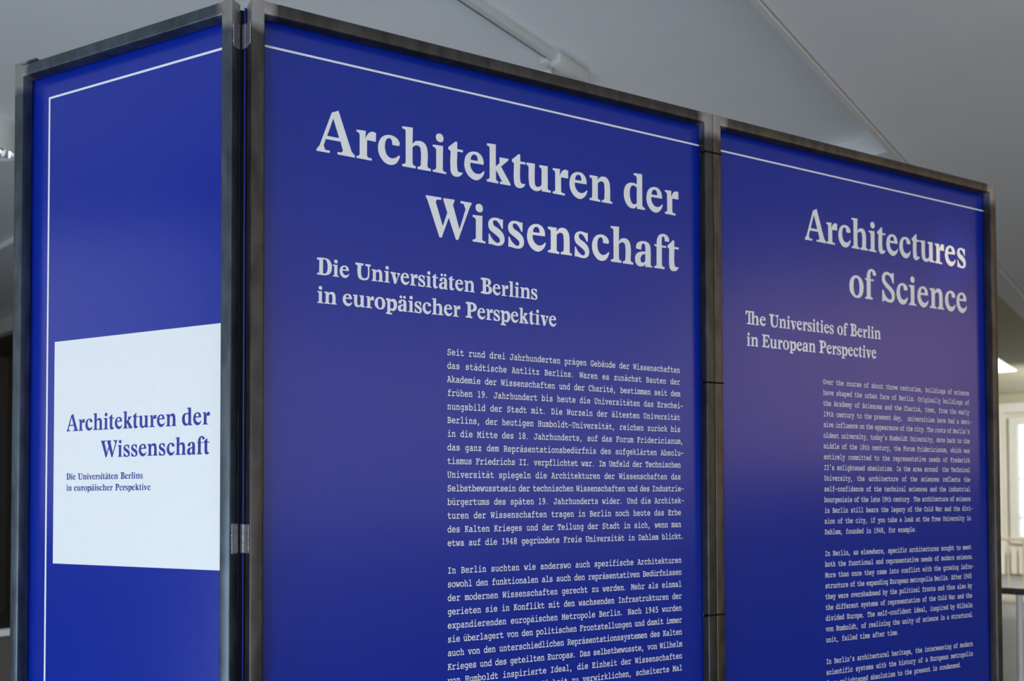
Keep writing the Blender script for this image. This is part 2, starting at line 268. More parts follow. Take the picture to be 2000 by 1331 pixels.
MONO = {
    'A': ('180 -8 52 -8 27 -6 8 -1 -4 13 -7 35 -4 55 7 69 24 75 47 77 53 77 213 501 154 501 128 503 108 510 96 523 92 544 96 567 109 580 132 585 168 587 307 587 328 586 345 581 358 569 368 549 557 77 560 77 584 75 601 69 611 56 614 35 611 15 602 1 585 -6 562 -8 429 -8 402 -6 382 -1 367 12 363 35 367 56 380 70 400 75 426 77 459 77 419 177 182 177 145 77 181 77 207 75 228 70 241 56 245 35 241 12 228 -1 207 -6 294 487 211 258 388 258', '1 0 56 1 56 2 2 55 3 2 56 55 3 54 4 3 55 54 4 54 5 5 53 6 5 54 53 6 52 7 6 53 52 7 51 8 7 52 51 8 10 9 8 48 10 8 49 48 8 50 49 8 51 50 10 47 58 10 48 47 10 57 11 10 58 57 11 57 15 12 11 13 13 11 14 14 11 15 15 57 16 16 25 17 16 57 25 17 24 18 17 25 24 18 23 19 18 24 23 19 21 20 19 22 21 19 23 22 36 35 37 37 34 38 37 35 34 38 33 39 38 34 33 39 32 40 39 33 32 40 30 41 40 31 30 40 32 31 41 29 42 41 30 29 42 28 43 42 29 28 43 26 45 43 27 26 43 28 27 43 45 44 45 26 46 46 26 59 47 46 59 47 59 58 57 26 25 59 26 57'),
    'B': ('330 -8 75 -8 44 2 34 34 37 56 49 70 70 75 103 77 112 77 112 501 104 501 74 503 53 508 41 522 37 545 47 577 78 587 307 587 402 577 471 544 513 492 527 422 510 351 466 308 538 258 565 168 559 121 541 79 511 43 470 15 412 -2 205 501 205 337 299 337 357 342 397 357 419 382 427 418 400 480 317 501 205 261 205 77 305 77 384 83 431 100 456 128 464 169 455 215 428 242 380 256 310 261', '1 0 30 1 30 2 2 29 3 2 30 29 3 28 4 3 29 28 4 28 5 5 28 6 6 8 7 6 28 42 6 41 8 6 42 41 8 31 9 8 32 31 8 40 32 8 41 40 9 39 10 10 39 11 11 39 12 12 39 13 13 19 14 13 20 19 14 19 15 15 17 16 15 18 17 15 19 18 31 39 9 33 23 34 34 22 35 34 23 22 35 22 36 36 22 37 37 21 38 37 22 21 38 20 39 38 21 20 39 20 13 40 23 33 40 33 32 40 50 23 42 27 43 42 28 27 43 27 44 44 26 45 44 27 26 45 25 46 45 26 25 46 25 47 47 25 48 48 25 24 49 24 50 49 48 24 50 24 23'),
    'C': ('399 -11 358 -20 317 -23 241 -13 172 17 114 64 69 127 40 203 31 289 40 374 69 450 114 513 172 562 242 593 319 603 385 595 452 572 464 588 491 595 520 589 533 570 535 551 535 520 536 475 537 417 535 398 529 382 515 373 494 370 477 372 460 380 450 398 441 432 428 467 402 496 365 515 319 521 244 506 186 460 149 387 136 289 142 227 160 173 188 129 225 96 270 76 321 69 397 83 472 127 489 137 505 141 522 138 537 129 546 115 549 98 543 78 527 58 503 39 473 20 437 3', '2 1 3 3 0 59 3 1 0 3 59 4 4 56 5 4 57 56 4 58 57 4 59 58 5 44 6 5 45 44 5 46 45 5 56 46 6 42 7 6 43 42 6 44 43 7 40 8 7 41 40 7 42 41 8 40 9 9 39 10 9 40 39 10 37 11 10 38 37 10 39 38 11 21 12 11 36 21 11 37 36 12 16 13 12 20 16 12 21 20 13 15 14 13 16 15 16 20 17 17 19 18 17 20 19 29 27 30 29 28 27 30 25 31 30 26 25 30 27 26 31 24 32 31 25 24 32 24 33 33 23 34 33 24 23 34 23 35 35 22 36 35 23 22 36 22 21 46 55 47 46 56 55 47 53 48 47 54 53 47 55 54 48 52 49 48 53 52 49 51 50 49 52 51'),
    'D': ('429 24 354 -2 253 -10 247 -10 238 -10 228 -10 217 -9 208 -8 199 -8 192 -8 186 -8 84 -8 52 2 41 34 44 55 55 69 72 75 95 77 100 77 100 501 96 501 73 503 55 510 44 524 41 544 45 568 60 581 81 586 107 587 292 587 370 578 438 550 492 505 533 446 558 373 566 289 557 203 528 128 484 67 192 76 215 75 245 74 347 87 416 125 455 191 469 289 455 387 415 452 345 490 241 503 227 503 213 503 199 502 192 501', '4 2 5 4 3 2 5 2 6 6 2 7 7 2 1 8 7 1 9 8 1 10 9 1 11 1 12 11 10 1 12 0 13 12 1 0 13 0 14 14 0 38 14 38 15 15 38 41 15 40 16 15 41 40 16 18 17 16 39 18 16 40 39 18 39 19 19 39 53 20 19 53 20 50 21 20 51 50 20 52 51 20 53 52 21 32 22 21 49 32 22 32 23 23 32 24 24 31 25 24 32 31 25 30 26 25 31 30 26 30 27 27 29 28 27 30 29 41 38 42 42 38 43 43 37 44 43 38 37 44 35 45 44 36 35 44 37 36 45 34 46 45 35 34 46 33 47 46 34 33 47 33 48 48 33 32 49 48 32 50 49 21'),
    'E': ('496 -8 68 -8 36 2 25 34 29 57 42 71 63 76 92 77 115 77 115 501 92 501 62 503 41 508 29 522 25 544 29 568 44 581 65 586 92 587 496 587 527 575 537 541 537 425 535 403 529 386 515 375 495 372 475 375 461 385 454 401 452 423 452 501 208 501 208 352 320 352 320 370 322 394 327 411 340 422 359 425 380 421 392 407 397 387 398 359 398 268 397 239 392 219 379 207 359 203 339 207 327 220 322 241 320 271 320 277 208 277 208 77 452 77 452 148 454 177 459 198 472 211 495 215 516 212 529 200 535 182 537 159 537 35 527 3', '1 0 2 2 0 67 2 67 3 3 66 4 3 67 66 4 66 5 5 66 6 6 8 7 6 55 8 6 56 55 6 66 56 8 32 9 8 33 32 8 54 33 8 55 54 9 31 10 10 31 11 11 31 12 12 31 13 13 21 14 13 31 21 14 21 15 15 20 16 15 21 20 16 20 17 17 19 18 17 20 19 27 25 28 27 26 25 28 24 29 28 25 24 29 23 30 29 24 23 30 22 31 30 23 22 31 22 21 32 31 9 34 43 35 34 44 43 35 42 36 35 43 42 36 41 37 36 42 41 37 40 38 37 41 40 38 40 39 48 47 49 49 46 50 49 47 46 50 45 51 50 46 45 51 44 52 51 45 44 52 44 53 53 44 34 54 34 33 54 53 34 56 66 57 57 65 58 57 66 65 58 64 59 58 65 64 59 63 60 59 64 63 60 62 61 60 63 62'),
    'F': ('322 -8 79 -8 48 2 38 34 41 55 50 69 66 75 88 77 127 77 127 501 84 501 50 511 38 544 48 577 79 587 513 587 544 575 554 541 554 413 544 382 513 372 492 375 478 385 471 401 469 423 469 501 220 501 220 352 333 352 333 357 335 387 340 408 352 421 373 425 401 413 410 379 410 254 408 233 403 216 390 206 372 203 352 207 340 220 335 241 333 271 333 277 220 277 220 77 317 77 351 67 363 35 353 2', '1 0 51 1 51 2 2 51 3 3 50 4 3 51 50 4 49 5 4 50 49 5 49 6 6 8 7 6 47 8 6 48 47 6 49 48 8 26 9 8 27 26 8 46 27 8 47 46 9 25 10 10 25 11 11 17 12 11 25 17 12 16 13 12 17 16 13 15 14 13 16 15 21 19 22 21 20 19 22 19 23 23 18 24 23 19 18 24 18 25 25 18 17 26 25 9 28 36 29 29 35 30 29 36 35 30 35 31 31 34 32 31 35 34 32 34 33 40 39 41 41 38 42 41 39 38 42 37 43 42 38 37 43 36 44 43 37 36 44 36 45 45 36 28 46 28 27 46 45 28'),
    'G': ('402 -19 366 -22 326 -23 242 -13 169 15 109 62 63 125 35 201 26 289 35 374 63 450 107 513 165 562 235 593 314 603 383 595 447 574 460 590 486 597 511 592 525 577 530 551 532 512 532 446 530 424 522 408 508 398 487 395 482 395 478 396 473 396 465 398 452 412 440 439 422 471 394 497 358 515 314 521 240 506 182 462 144 389 131 289 137 225 157 169 187 123 228 89 277 68 334 61 391 69 448 90 448 192 333 192 306 202 298 231 300 250 307 263 320 270 337 272 550 272 574 262 581 232 579 213 570 200 555 194 536 192 538 192 538 51 536 37 528 24 520 18 507 12 488 5 464 -5 434 -13', '2 0 3 2 1 0 3 0 73 3 70 4 3 71 70 3 72 71 3 73 72 4 47 5 4 66 47 4 67 66 4 68 67 4 69 68 4 70 69 5 44 6 5 45 44 5 46 45 5 47 46 6 43 7 6 44 43 7 41 8 7 42 41 7 43 42 8 41 9 9 40 10 9 41 40 10 38 11 10 39 38 10 40 39 11 21 12 11 37 21 11 38 37 12 16 13 12 21 16 13 15 14 13 16 15 16 20 17 16 21 20 17 19 18 17 20 19 28 27 29 29 27 30 30 27 31 31 25 32 31 26 25 31 27 26 32 24 33 32 25 24 33 23 34 33 24 23 34 23 35 35 22 36 35 23 22 36 22 37 37 22 21 47 66 48 48 66 49 49 64 50 49 65 64 49 66 65 50 64 51 51 62 52 51 63 62 51 64 63 52 61 53 52 62 61 53 60 54 53 61 60 54 59 55 54 60 59 55 59 56 56 58 57 56 59 58'),
    'H': ('214 -8 84 -8 52 2 41 34 44 55 55 69 72 75 95 77 100 77 100 501 96 501 73 503 55 510 44 524 41 544 45 568 60 581 81 586 107 587 209 587 237 586 259 581 273 568 277 544 273 522 258 508 236 503 206 501 191 501 191 347 410 347 410 501 385 501 359 503 340 510 329 524 325 544 329 567 342 580 365 585 398 587 518 587 550 577 561 545 558 524 547 510 529 503 506 501 502 501 502 77 507 77 531 75 548 69 558 55 561 35 557 11 543 -2 521 -7 492 -8 394 -8 366 -7 344 -2 329 11 325 35 329 56 344 70 365 75 394 77 410 77 410 264 191 264 191 77 217 77 243 75 262 69 273 55 277 35 273 13 260 -1 240 -6', '1 0 79 1 78 2 1 79 78 2 77 3 2 78 77 3 76 4 3 77 76 4 75 5 4 76 75 5 74 6 5 75 74 6 8 7 6 71 8 6 72 71 6 73 72 6 74 73 8 28 9 8 29 28 8 70 29 8 71 70 9 27 10 10 26 11 10 27 26 11 25 12 11 26 25 12 24 13 12 25 24 13 23 14 13 24 23 14 22 15 14 23 22 15 21 16 15 22 21 16 21 17 17 19 18 17 20 19 17 21 20 28 27 9 30 48 31 30 49 48 31 47 32 32 46 33 32 47 46 33 45 34 33 46 45 34 44 35 34 45 44 35 44 36 36 43 37 36 44 43 37 42 38 37 43 42 38 42 39 39 41 40 39 42 41 48 47 31 59 57 60 59 58 57 60 57 61 61 56 62 61 57 56 62 54 63 62 55 54 62 56 55 63 53 64 63 54 53 64 52 65 64 53 52 65 51 66 65 52 51 66 49 68 66 50 49 66 51 50 66 68 67 68 49 69 69 49 30 70 30 29 70 69 30'),
    'I': ('449 -8 129 -8 97 2 86 34 90 57 103 71 124 76 153 77 254 77 254 501 153 501 123 503 102 508 90 522 86 544 90 568 105 581 126 586 153 587 473 587 505 577 516 545 512 522 500 508 479 503 449 501 347 501 347 77 449 77 478 76 499 71 512 57 516 35 513 13 500 -1 479 -6', '1 0 35 1 34 2 1 35 34 2 33 3 2 34 33 3 31 4 3 32 31 3 33 32 4 30 5 4 31 30 5 29 6 5 30 29 6 8 7 6 27 8 6 28 27 6 29 28 8 26 9 8 27 26 9 25 10 10 24 11 10 25 24 11 23 12 11 24 23 12 22 13 12 23 22 13 22 14 14 21 15 14 22 21 15 20 16 15 21 20 16 20 17 17 19 18 17 20 19 26 25 9'),
    'J': ('413 31 348 -10 252 -23 204 -20 160 -11 123 1 91 14 68 27 54 39 48 55 46 79 46 194 47 220 52 238 65 250 86 253 105 250 120 240 128 220 130 189 138 128 161 87 198 63 247 55 303 64 339 91 360 138 367 208 367 501 243 501 214 503 193 508 180 522 176 544 180 568 195 581 216 586 243 587 539 587 571 577 581 545 577 522 565 508 544 503 515 501 460 501 460 196 448 100', '3 2 4 4 1 5 4 2 1 5 1 6 6 1 7 7 0 8 7 1 0 8 0 23 8 23 9 9 22 10 9 23 22 10 19 11 10 20 19 10 21 20 10 22 21 11 19 12 12 18 13 12 19 18 13 17 14 13 18 17 14 16 15 14 17 16 23 0 24 24 0 25 25 0 47 25 47 26 26 46 27 26 47 46 27 45 28 27 46 45 28 44 29 29 44 30 30 43 31 30 44 43 31 42 32 31 43 42 32 41 33 32 42 41 33 40 34 33 41 40 34 39 35 34 40 39 35 39 36 36 38 37 36 39 38 45 44 28'),
    'K': ('237 -8 69 -8 38 2 28 34 31 55 40 69 56 75 78 77 117 77 117 501 74 501 40 511 28 544 38 577 69 587 237 587 261 585 280 580 291 566 294 544 290 522 275 508 253 503 223 501 209 501 209 329 385 501 386 501 348 511 334 544 345 577 377 587 523 587 554 577 564 545 561 524 549 510 531 503 505 501 500 501 322 329 355 314 399 275 423 244 450 200 483 143 518 77 527 77 551 75 568 69 578 55 581 34 571 2 540 -8 492 -8 477 -7 465 -4 456 4 448 15 374 150 315 233 256 263 209 219 209 77 234 77 260 75 279 69 290 55 294 35 291 14 280 0 262 -6', '1 0 71 1 70 2 1 71 70 2 69 3 2 70 69 3 68 4 3 69 68 4 67 5 4 68 67 5 66 6 5 67 66 6 8 7 6 63 8 6 64 63 6 65 64 6 66 65 8 24 9 8 25 24 8 62 25 8 63 62 9 23 10 10 21 11 10 22 21 10 23 22 11 19 12 11 20 19 11 21 20 12 18 13 12 19 18 13 15 14 13 16 15 13 17 16 13 18 17 24 23 9 25 27 26 25 39 27 25 40 39 27 36 28 27 37 36 27 38 37 28 35 29 28 36 35 29 33 30 29 34 33 29 35 34 30 32 31 30 33 32 39 38 27 54 53 55 55 53 56 56 52 57 56 53 52 57 52 58 58 45 59 58 46 45 58 47 46 58 48 47 58 49 48 58 50 49 58 51 50 58 52 51 59 44 60 59 45 44 60 43 61 60 44 43 61 41 40 61 42 41 61 43 42 62 40 25 62 61 40'),
    'L': ('521 -8 63 -8 31 2 21 34 25 57 37 71 58 76 87 77 140 77 140 501 87 501 58 503 37 508 25 522 21 544 25 568 40 581 61 586 87 587 331 587 363 577 374 545 370 521 357 508 336 503 307 501 233 501 233 77 477 77 477 197 479 226 484 247 498 259 520 263 542 260 556 247 561 227 563 197 563 35 553 3', '1 0 2 2 0 39 2 39 3 3 38 4 3 39 38 4 38 5 5 38 6 6 8 7 6 27 8 6 28 27 6 38 28 8 26 9 8 27 26 9 25 10 10 24 11 10 25 24 11 23 12 11 24 23 12 22 13 12 23 22 13 22 14 14 21 15 14 22 21 15 20 16 15 21 20 16 20 17 17 19 18 17 20 19 26 25 9 28 37 29 28 38 37 29 37 30 30 36 31 30 37 36 31 35 32 31 36 35 32 34 33 32 35 34'),
    'M': ('178 -8 40 -8 9 2 -1 34 2 55 13 69 31 75 55 77 63 77 77 505 53 507 36 513 25 526 22 547 32 577 61 587 143 587 180 578 202 550 302 265 399 550 421 578 458 587 541 587 570 577 580 547 577 526 566 513 549 507 525 505 539 77 547 77 571 75 589 69 600 55 603 34 593 2 562 -8 424 -8 400 -6 382 0 370 13 367 35 371 56 384 69 405 75 434 77 447 77 437 444 355 205 347 187 335 173 319 166 298 164 278 166 262 173 250 187 242 205 158 444 150 77 175 77 201 75 220 69 231 55 235 35 232 13 220 0 202 -6', '1 0 67 1 66 2 1 67 66 2 65 3 2 66 65 3 64 4 3 65 64 4 63 5 4 64 63 5 62 6 5 63 62 6 8 7 6 59 8 6 60 59 6 61 60 6 62 61 8 58 9 8 59 58 9 58 13 10 9 11 11 9 12 12 9 13 13 18 14 13 58 18 14 16 15 14 17 16 14 18 17 19 48 20 19 49 48 20 24 21 20 25 24 21 23 22 21 24 23 29 26 25 29 27 26 29 28 27 38 37 39 39 37 40 40 36 41 40 37 36 41 35 42 41 36 35 42 34 43 42 35 34 43 33 44 43 34 33 44 32 45 44 33 32 45 30 47 45 31 30 45 32 31 45 47 46 47 30 48 48 25 20 48 29 25 48 30 29 53 52 54 54 51 55 54 52 51 55 50 56 55 51 50 56 50 57 57 19 58 57 49 19 57 50 49 58 19 18'),
    'N': ('476 -16 470 -16 453 -15 441 -12 432 -1 421 16 176 438 176 77 228 77 252 75 271 69 282 55 286 35 282 12 269 -1 248 -6 221 -8 75 -8 43 2 33 34 36 56 48 69 66 75 90 77 91 77 91 501 62 503 34 507 15 520 9 544 14 567 30 580 57 585 101 587 145 587 166 586 182 581 194 570 205 552 436 153 436 501 389 501 347 511 332 543 336 566 348 580 368 585 393 587 534 587 566 577 576 545 573 524 562 510 544 503 519 501 520 501 520 16 517 0 508 -11 494 -15', '1 0 2 2 0 59 2 59 3 3 58 4 3 59 58 4 57 5 4 58 57 5 39 6 5 56 39 5 57 56 6 39 38 17 14 18 17 15 14 17 16 15 18 13 19 18 14 13 19 11 20 19 12 11 19 13 12 20 10 21 20 11 10 21 9 22 21 10 9 22 7 24 22 8 7 22 9 8 22 24 23 24 6 25 24 7 6 25 6 38 26 25 27 27 25 28 28 25 29 29 25 38 29 38 30 30 37 31 30 38 37 31 36 32 31 37 36 32 34 33 32 35 34 32 36 35 39 54 40 39 55 54 39 56 55 40 54 41 41 52 42 41 53 52 41 54 53 42 51 43 42 52 51 43 50 44 43 51 50 44 49 45 44 50 49 45 49 46 46 48 47 46 49 48'),
    'O': ('441 16 375 -13 301 -23 227 -13 161 18 106 66 64 129 38 205 29 290 38 377 64 453 105 516 161 563 227 593 301 603 375 593 441 563 496 516 538 453 564 377 573 290 564 203 538 126 496 63 180 120 233 77 301 62 369 77 422 120 457 191 469 290 457 389 422 460 369 503 301 518 232 503 179 460 145 389 133 290 145 191', '2 1 3 3 0 4 3 1 0 4 0 26 4 26 5 5 24 6 5 25 24 5 26 25 6 24 39 6 39 7 7 39 8 8 38 9 8 39 38 9 37 10 9 38 37 10 35 11 10 36 35 10 37 36 11 16 12 11 34 16 11 35 34 12 15 13 12 16 15 13 15 14 26 0 23 26 23 27 27 23 28 28 22 29 28 23 22 29 21 30 29 22 21 30 19 31 30 20 19 30 21 20 31 18 32 31 19 18 32 18 33 33 17 34 33 18 17 34 17 16'),
    'P': ('317 -8 77 -8 46 2 36 35 46 67 78 77 134 77 134 501 108 501 76 503 53 508 40 521 36 545 46 577 77 587 305 587 491 541 555 398 491 256 305 210 227 210 227 77 322 77 360 67 374 36 371 14 360 0 342 -6 227 501 227 290 308 290 419 317 454 396 419 474 308 501', '1 0 27 1 26 2 1 27 26 2 25 3 2 26 25 3 24 4 3 25 24 4 6 5 4 21 6 4 22 21 4 23 22 4 24 23 6 20 29 6 21 20 6 28 7 6 29 28 7 34 8 8 34 9 9 34 10 10 34 11 11 16 12 11 34 16 12 16 13 13 15 14 13 16 15 20 18 30 20 19 18 20 30 29 28 34 7 30 18 31 31 18 32 32 17 33 32 18 17 33 17 16 34 33 16'),
    'R': ('228 -8 63 -8 32 2 22 34 25 55 34 69 50 75 72 77 108 77 108 505 69 505 34 515 21 546 32 577 63 587 270 587 337 585 388 578 426 567 456 552 478 531 497 504 516 461 522 412 513 357 487 311 444 275 401 258 413 248 424 236 433 224 528 77 540 77 564 75 581 69 592 55 595 34 585 2 554 -8 498 -8 480 -5 465 4 458 14 446 30 431 52 414 77 395 105 377 132 360 158 345 181 322 214 302 232 282 240 256 243 200 243 200 77 225 77 251 75 270 69 281 55 285 35 282 13 270 0 252 -6 200 505 200 324 292 324 390 347 421 414 391 481 295 505', '1 0 63 1 62 2 1 63 62 2 61 3 2 62 61 3 60 4 3 61 60 4 59 5 4 60 59 5 58 6 5 59 58 6 8 7 6 55 8 6 56 55 6 57 56 6 58 57 8 54 65 8 55 54 8 64 9 8 65 64 9 70 10 10 70 11 11 20 12 11 21 20 12 18 13 12 19 18 12 20 19 13 15 14 13 16 15 13 17 16 13 18 17 39 38 40 40 37 41 40 38 37 41 37 42 42 37 43 43 36 44 43 37 36 44 31 45 44 32 31 44 33 32 44 34 33 44 35 34 44 36 35 45 31 46 46 31 47 47 31 48 48 31 49 49 31 50 50 30 51 50 31 30 51 29 52 51 30 29 52 29 53 53 29 28 54 25 66 54 26 25 54 27 26 54 28 27 54 53 28 54 66 65 64 70 9 66 25 67 67 23 68 67 24 23 67 25 24 68 22 69 68 23 22 69 21 70 69 22 21 70 21 11'),
    'S': ('153 -17 139 -26 118 -28 84 -13 69 29 68 51 67 74 65 97 64 118 63 134 63 144 63 154 65 175 73 191 88 201 110 204 143 191 159 155 176 116 206 86 250 66 305 59 362 66 404 88 430 119 439 156 417 213 350 241 279 251 192 271 129 304 90 353 78 420 85 469 107 513 141 550 187 579 241 597 302 603 363 596 419 578 420 582 428 593 440 598 457 600 488 595 503 576 507 535 512 453 512 447 501 415 467 404 437 415 421 445 405 477 379 501 343 516 298 521 246 514 207 494 182 463 173 425 199 372 279 344 357 334 490 281 535 167 519 90 472 29 398 -10 302 -23 229 -14 164 8 162 -2', '2 0 3 2 1 0 3 0 73 3 72 4 3 73 72 4 68 5 5 20 6 5 21 20 5 68 21 6 19 7 6 20 19 7 18 8 7 19 18 8 18 9 9 18 10 10 18 11 11 17 12 11 18 17 12 16 13 12 17 16 13 16 14 14 16 15 21 68 22 22 68 23 23 67 24 23 68 67 24 67 25 25 66 26 25 67 66 26 66 27 27 66 65 28 27 29 29 27 65 29 65 30 30 63 31 30 64 63 30 65 64 31 62 32 31 63 62 32 60 33 32 61 60 32 62 61 33 59 34 33 60 59 34 47 35 34 57 47 34 58 57 34 59 58 35 40 36 35 46 40 35 47 46 36 39 37 36 40 39 37 39 38 40 46 41 41 46 42 42 45 43 42 46 45 43 45 44 51 50 52 52 50 53 53 48 54 53 49 48 53 50 49 54 48 55 55 48 56 56 48 47 57 56 47 71 69 72 71 70 69 72 68 4 72 69 68'),
    'T': ('439 -8 163 -8 132 2 122 34 125 55 134 69 150 75 172 77 254 77 254 501 130 501 126 382 124 352 118 332 104 320 79 317 47 328 38 362 44 547 56 577 88 587 514 587 546 577 558 547 564 360 555 328 523 317 499 320 484 332 479 352 476 381 471 501 347 501 347 77 434 77 468 67 480 35 470 2', '1 0 37 1 37 2 2 37 3 3 36 4 3 37 36 4 35 5 4 36 35 5 35 6 6 8 7 6 33 8 6 34 33 6 35 34 8 32 9 8 33 32 9 31 10 10 23 18 10 31 23 15 14 16 16 12 17 16 13 12 16 14 13 17 10 18 17 11 10 17 12 11 18 22 19 18 23 22 19 21 20 19 22 21 27 25 28 27 26 25 28 25 29 29 24 30 29 25 24 30 24 31 31 24 23 32 31 9'),
    'U': ('521 221 467 38 302 -23 212 -8 142 39 97 116 82 221 82 501 78 501 55 503 37 510 26 524 23 544 27 568 42 581 63 586 92 587 190 587 221 585 243 580 255 566 259 544 255 523 242 509 220 503 190 501 177 501 177 233 185 156 207 104 246 73 305 63 365 73 403 103 425 156 432 233 432 501 414 501 384 503 361 508 346 522 342 544 346 566 358 580 378 585 403 587 535 587 567 577 577 545 574 524 563 510 545 503 520 501 521 501', '3 1 4 3 2 1 4 1 31 4 29 5 4 30 29 4 31 30 5 28 6 5 29 28 6 26 7 6 27 26 6 28 27 7 25 8 8 24 9 8 25 24 9 23 10 9 24 23 10 22 11 10 23 22 11 21 12 11 22 21 12 20 13 12 21 20 13 19 14 13 20 19 14 18 15 14 19 18 15 17 16 15 18 17 26 25 7 31 1 32 32 1 33 33 1 34 34 0 35 34 1 0 35 0 53 35 52 36 35 53 52 36 52 37 37 52 38 38 51 39 38 52 51 39 50 40 39 51 50 40 49 41 40 50 49 41 48 42 41 49 48 42 47 43 42 48 47 43 47 44 44 46 45 44 47 46'),
    'V': ('320 -14 291 -14 269 -10 253 3 242 22 232 46 53 501 34 503 15 509 3 523 0 545 10 577 41 587 190 587 214 585 232 580 244 566 247 543 234 511 195 501 152 501 306 105 456 501 402 501 363 511 350 543 353 566 364 580 383 585 407 587 561 587 592 577 602 545 599 524 589 510 571 503 548 501 373 46 363 22 353 4 339 -10', '1 0 2 2 0 40 2 40 3 3 39 4 3 40 39 4 38 5 4 39 38 5 20 6 5 21 20 5 37 21 5 38 37 6 19 7 7 19 8 8 18 9 8 19 18 9 17 10 9 18 17 10 16 11 10 17 16 11 13 12 11 14 13 11 15 14 11 16 15 20 19 6 21 36 22 21 37 36 22 36 23 23 34 24 23 35 34 23 36 35 24 33 25 24 34 33 25 32 26 25 33 32 26 31 27 26 32 31 27 31 28 28 30 29 28 31 30'),
    'W': ('178 -8 140 -8 128 -6 119 2 115 12 112 25 39 505 5 515 -6 545 -4 563 5 576 16 584 28 587 187 587 209 585 227 579 239 566 242 545 229 514 192 505 131 505 178 164 251 420 257 433 264 443 274 448 289 449 311 449 325 448 337 444 344 435 350 422 433 162 476 505 407 505 370 514 357 545 360 566 372 579 390 585 412 587 571 587 584 584 595 576 603 563 605 545 594 515 560 505 493 24 490 10 486 0 478 -6 467 -8 430 -8 409 -2 397 18 298 329 212 19 208 7 201 -2 191 -7', '1 0 60 1 60 2 2 59 3 2 60 59 3 58 4 3 59 58 4 57 5 4 58 57 5 20 6 5 21 20 5 57 21 6 18 7 6 19 18 7 17 8 7 18 17 8 17 9 9 16 10 9 17 16 10 15 11 10 16 15 11 13 12 11 14 13 11 15 14 20 19 6 21 56 22 21 57 56 22 31 23 22 32 31 23 30 24 23 31 30 24 29 25 24 30 29 25 27 26 25 28 27 25 29 28 32 47 33 32 48 47 33 47 34 34 47 35 35 46 36 35 47 46 36 44 37 36 45 44 36 46 45 37 43 38 37 44 43 38 42 39 38 43 42 39 41 40 39 42 41 53 51 54 53 52 51 54 49 55 54 50 49 54 51 50 55 32 56 55 48 32 55 49 48 56 32 22'),
    'Z': ('445 -8 136 -8 115 -5 97 6 86 23 82 44 88 73 107 106 379 501 195 501 189 381 177 352 144 342 111 355 102 393 108 547 120 577 152 587 434 587 482 575 499 538 494 511 480 484 199 77 403 77 408 184 411 214 418 235 432 246 455 249 488 236 497 199 489 31 477 2', '1 0 2 2 0 33 2 33 3 3 33 4 4 32 5 4 33 32 5 32 6 6 23 7 6 24 23 6 32 24 7 22 8 7 23 22 8 22 21 9 8 21 9 20 15 9 21 20 12 11 13 13 10 14 13 11 10 14 9 15 14 10 9 15 19 16 15 20 19 16 18 17 16 19 18 24 32 25 25 31 26 25 32 31 26 31 27 27 30 28 27 31 30 28 30 29'),
    'a': ('406 49 328 -1 229 -20 160 -10 105 22 70 72 59 134 74 206 121 260 195 293 293 304 351 300 401 291 401 283 375 360 298 386 260 381 216 367 195 358 177 351 163 347 152 345 136 348 123 358 114 373 111 392 126 424 169 449 230 466 301 471 385 460 445 427 481 370 492 291 492 77 509 77 537 75 558 70 571 57 575 34 563 2 529 -8 450 -8 423 2 409 30 177 91 205 76 241 71 281 75 319 85 352 102 379 122 396 144 401 164 401 210 355 221 306 225 239 219 191 200 163 173 153 139 159 113', '0 38 37 0 39 38 3 1 4 3 2 1 4 0 37 4 1 0 4 37 47 4 47 5 5 45 61 5 46 45 5 47 46 5 61 6 6 58 7 6 59 58 6 60 59 6 61 60 7 56 8 7 57 56 7 58 57 8 12 9 8 33 12 8 55 33 9 11 10 9 12 11 12 33 14 13 12 14 14 32 15 14 33 32 15 32 26 21 20 22 22 18 23 22 19 18 22 20 19 23 17 24 23 18 17 24 15 25 24 16 15 24 17 16 25 15 26 26 31 27 26 32 31 27 30 28 27 31 30 28 30 29 42 41 43 43 40 44 43 41 40 44 39 0 44 40 39 47 37 48 48 34 49 48 35 34 48 36 35 48 37 36 49 34 50 50 34 51 51 34 52 52 34 53 53 34 54 54 34 33 55 54 33 56 55 8'),
    'b': ('455 15 398 -9 334 -17 241 2 190 46 190 24 184 0 164 -8 72 -8 38 2 26 34 30 56 43 70 64 75 91 77 93 77 93 561 65 563 43 570 36 577 31 584 27 593 26 605 38 637 72 647 148 647 174 641 183 621 183 397 239 441 336 459 400 451 458 427 505 389 542 341 565 284 573 221 565 158 541 100 503 52 250 95 285 81 327 76 386 86 432 117 463 164 473 224 468 264 454 300 432 330 403 353 367 367 327 372 287 367 251 353 222 330 200 300 186 265 181 224 186 184 199 148 221 118', '2 1 3 3 0 4 3 1 0 4 0 39 4 39 11 8 6 9 8 7 6 9 5 10 9 6 5 10 4 11 10 5 4 11 39 12 12 39 13 13 15 14 13 39 42 13 42 15 15 28 16 15 40 61 15 41 40 15 42 41 15 56 28 15 57 56 15 58 57 15 59 58 15 60 59 15 61 60 16 28 27 17 16 18 18 16 19 19 16 20 20 16 21 21 16 22 22 16 27 22 27 23 23 25 24 23 26 25 23 27 26 28 32 29 28 33 32 29 31 30 29 32 31 42 39 43 43 38 44 43 39 38 44 37 45 44 38 37 45 36 46 45 37 36 46 36 47 47 35 48 47 36 35 48 35 49 49 34 50 49 35 34 50 34 51 51 34 33 52 33 28 52 51 33 53 52 28 54 53 28 55 54 28 56 55 28'),
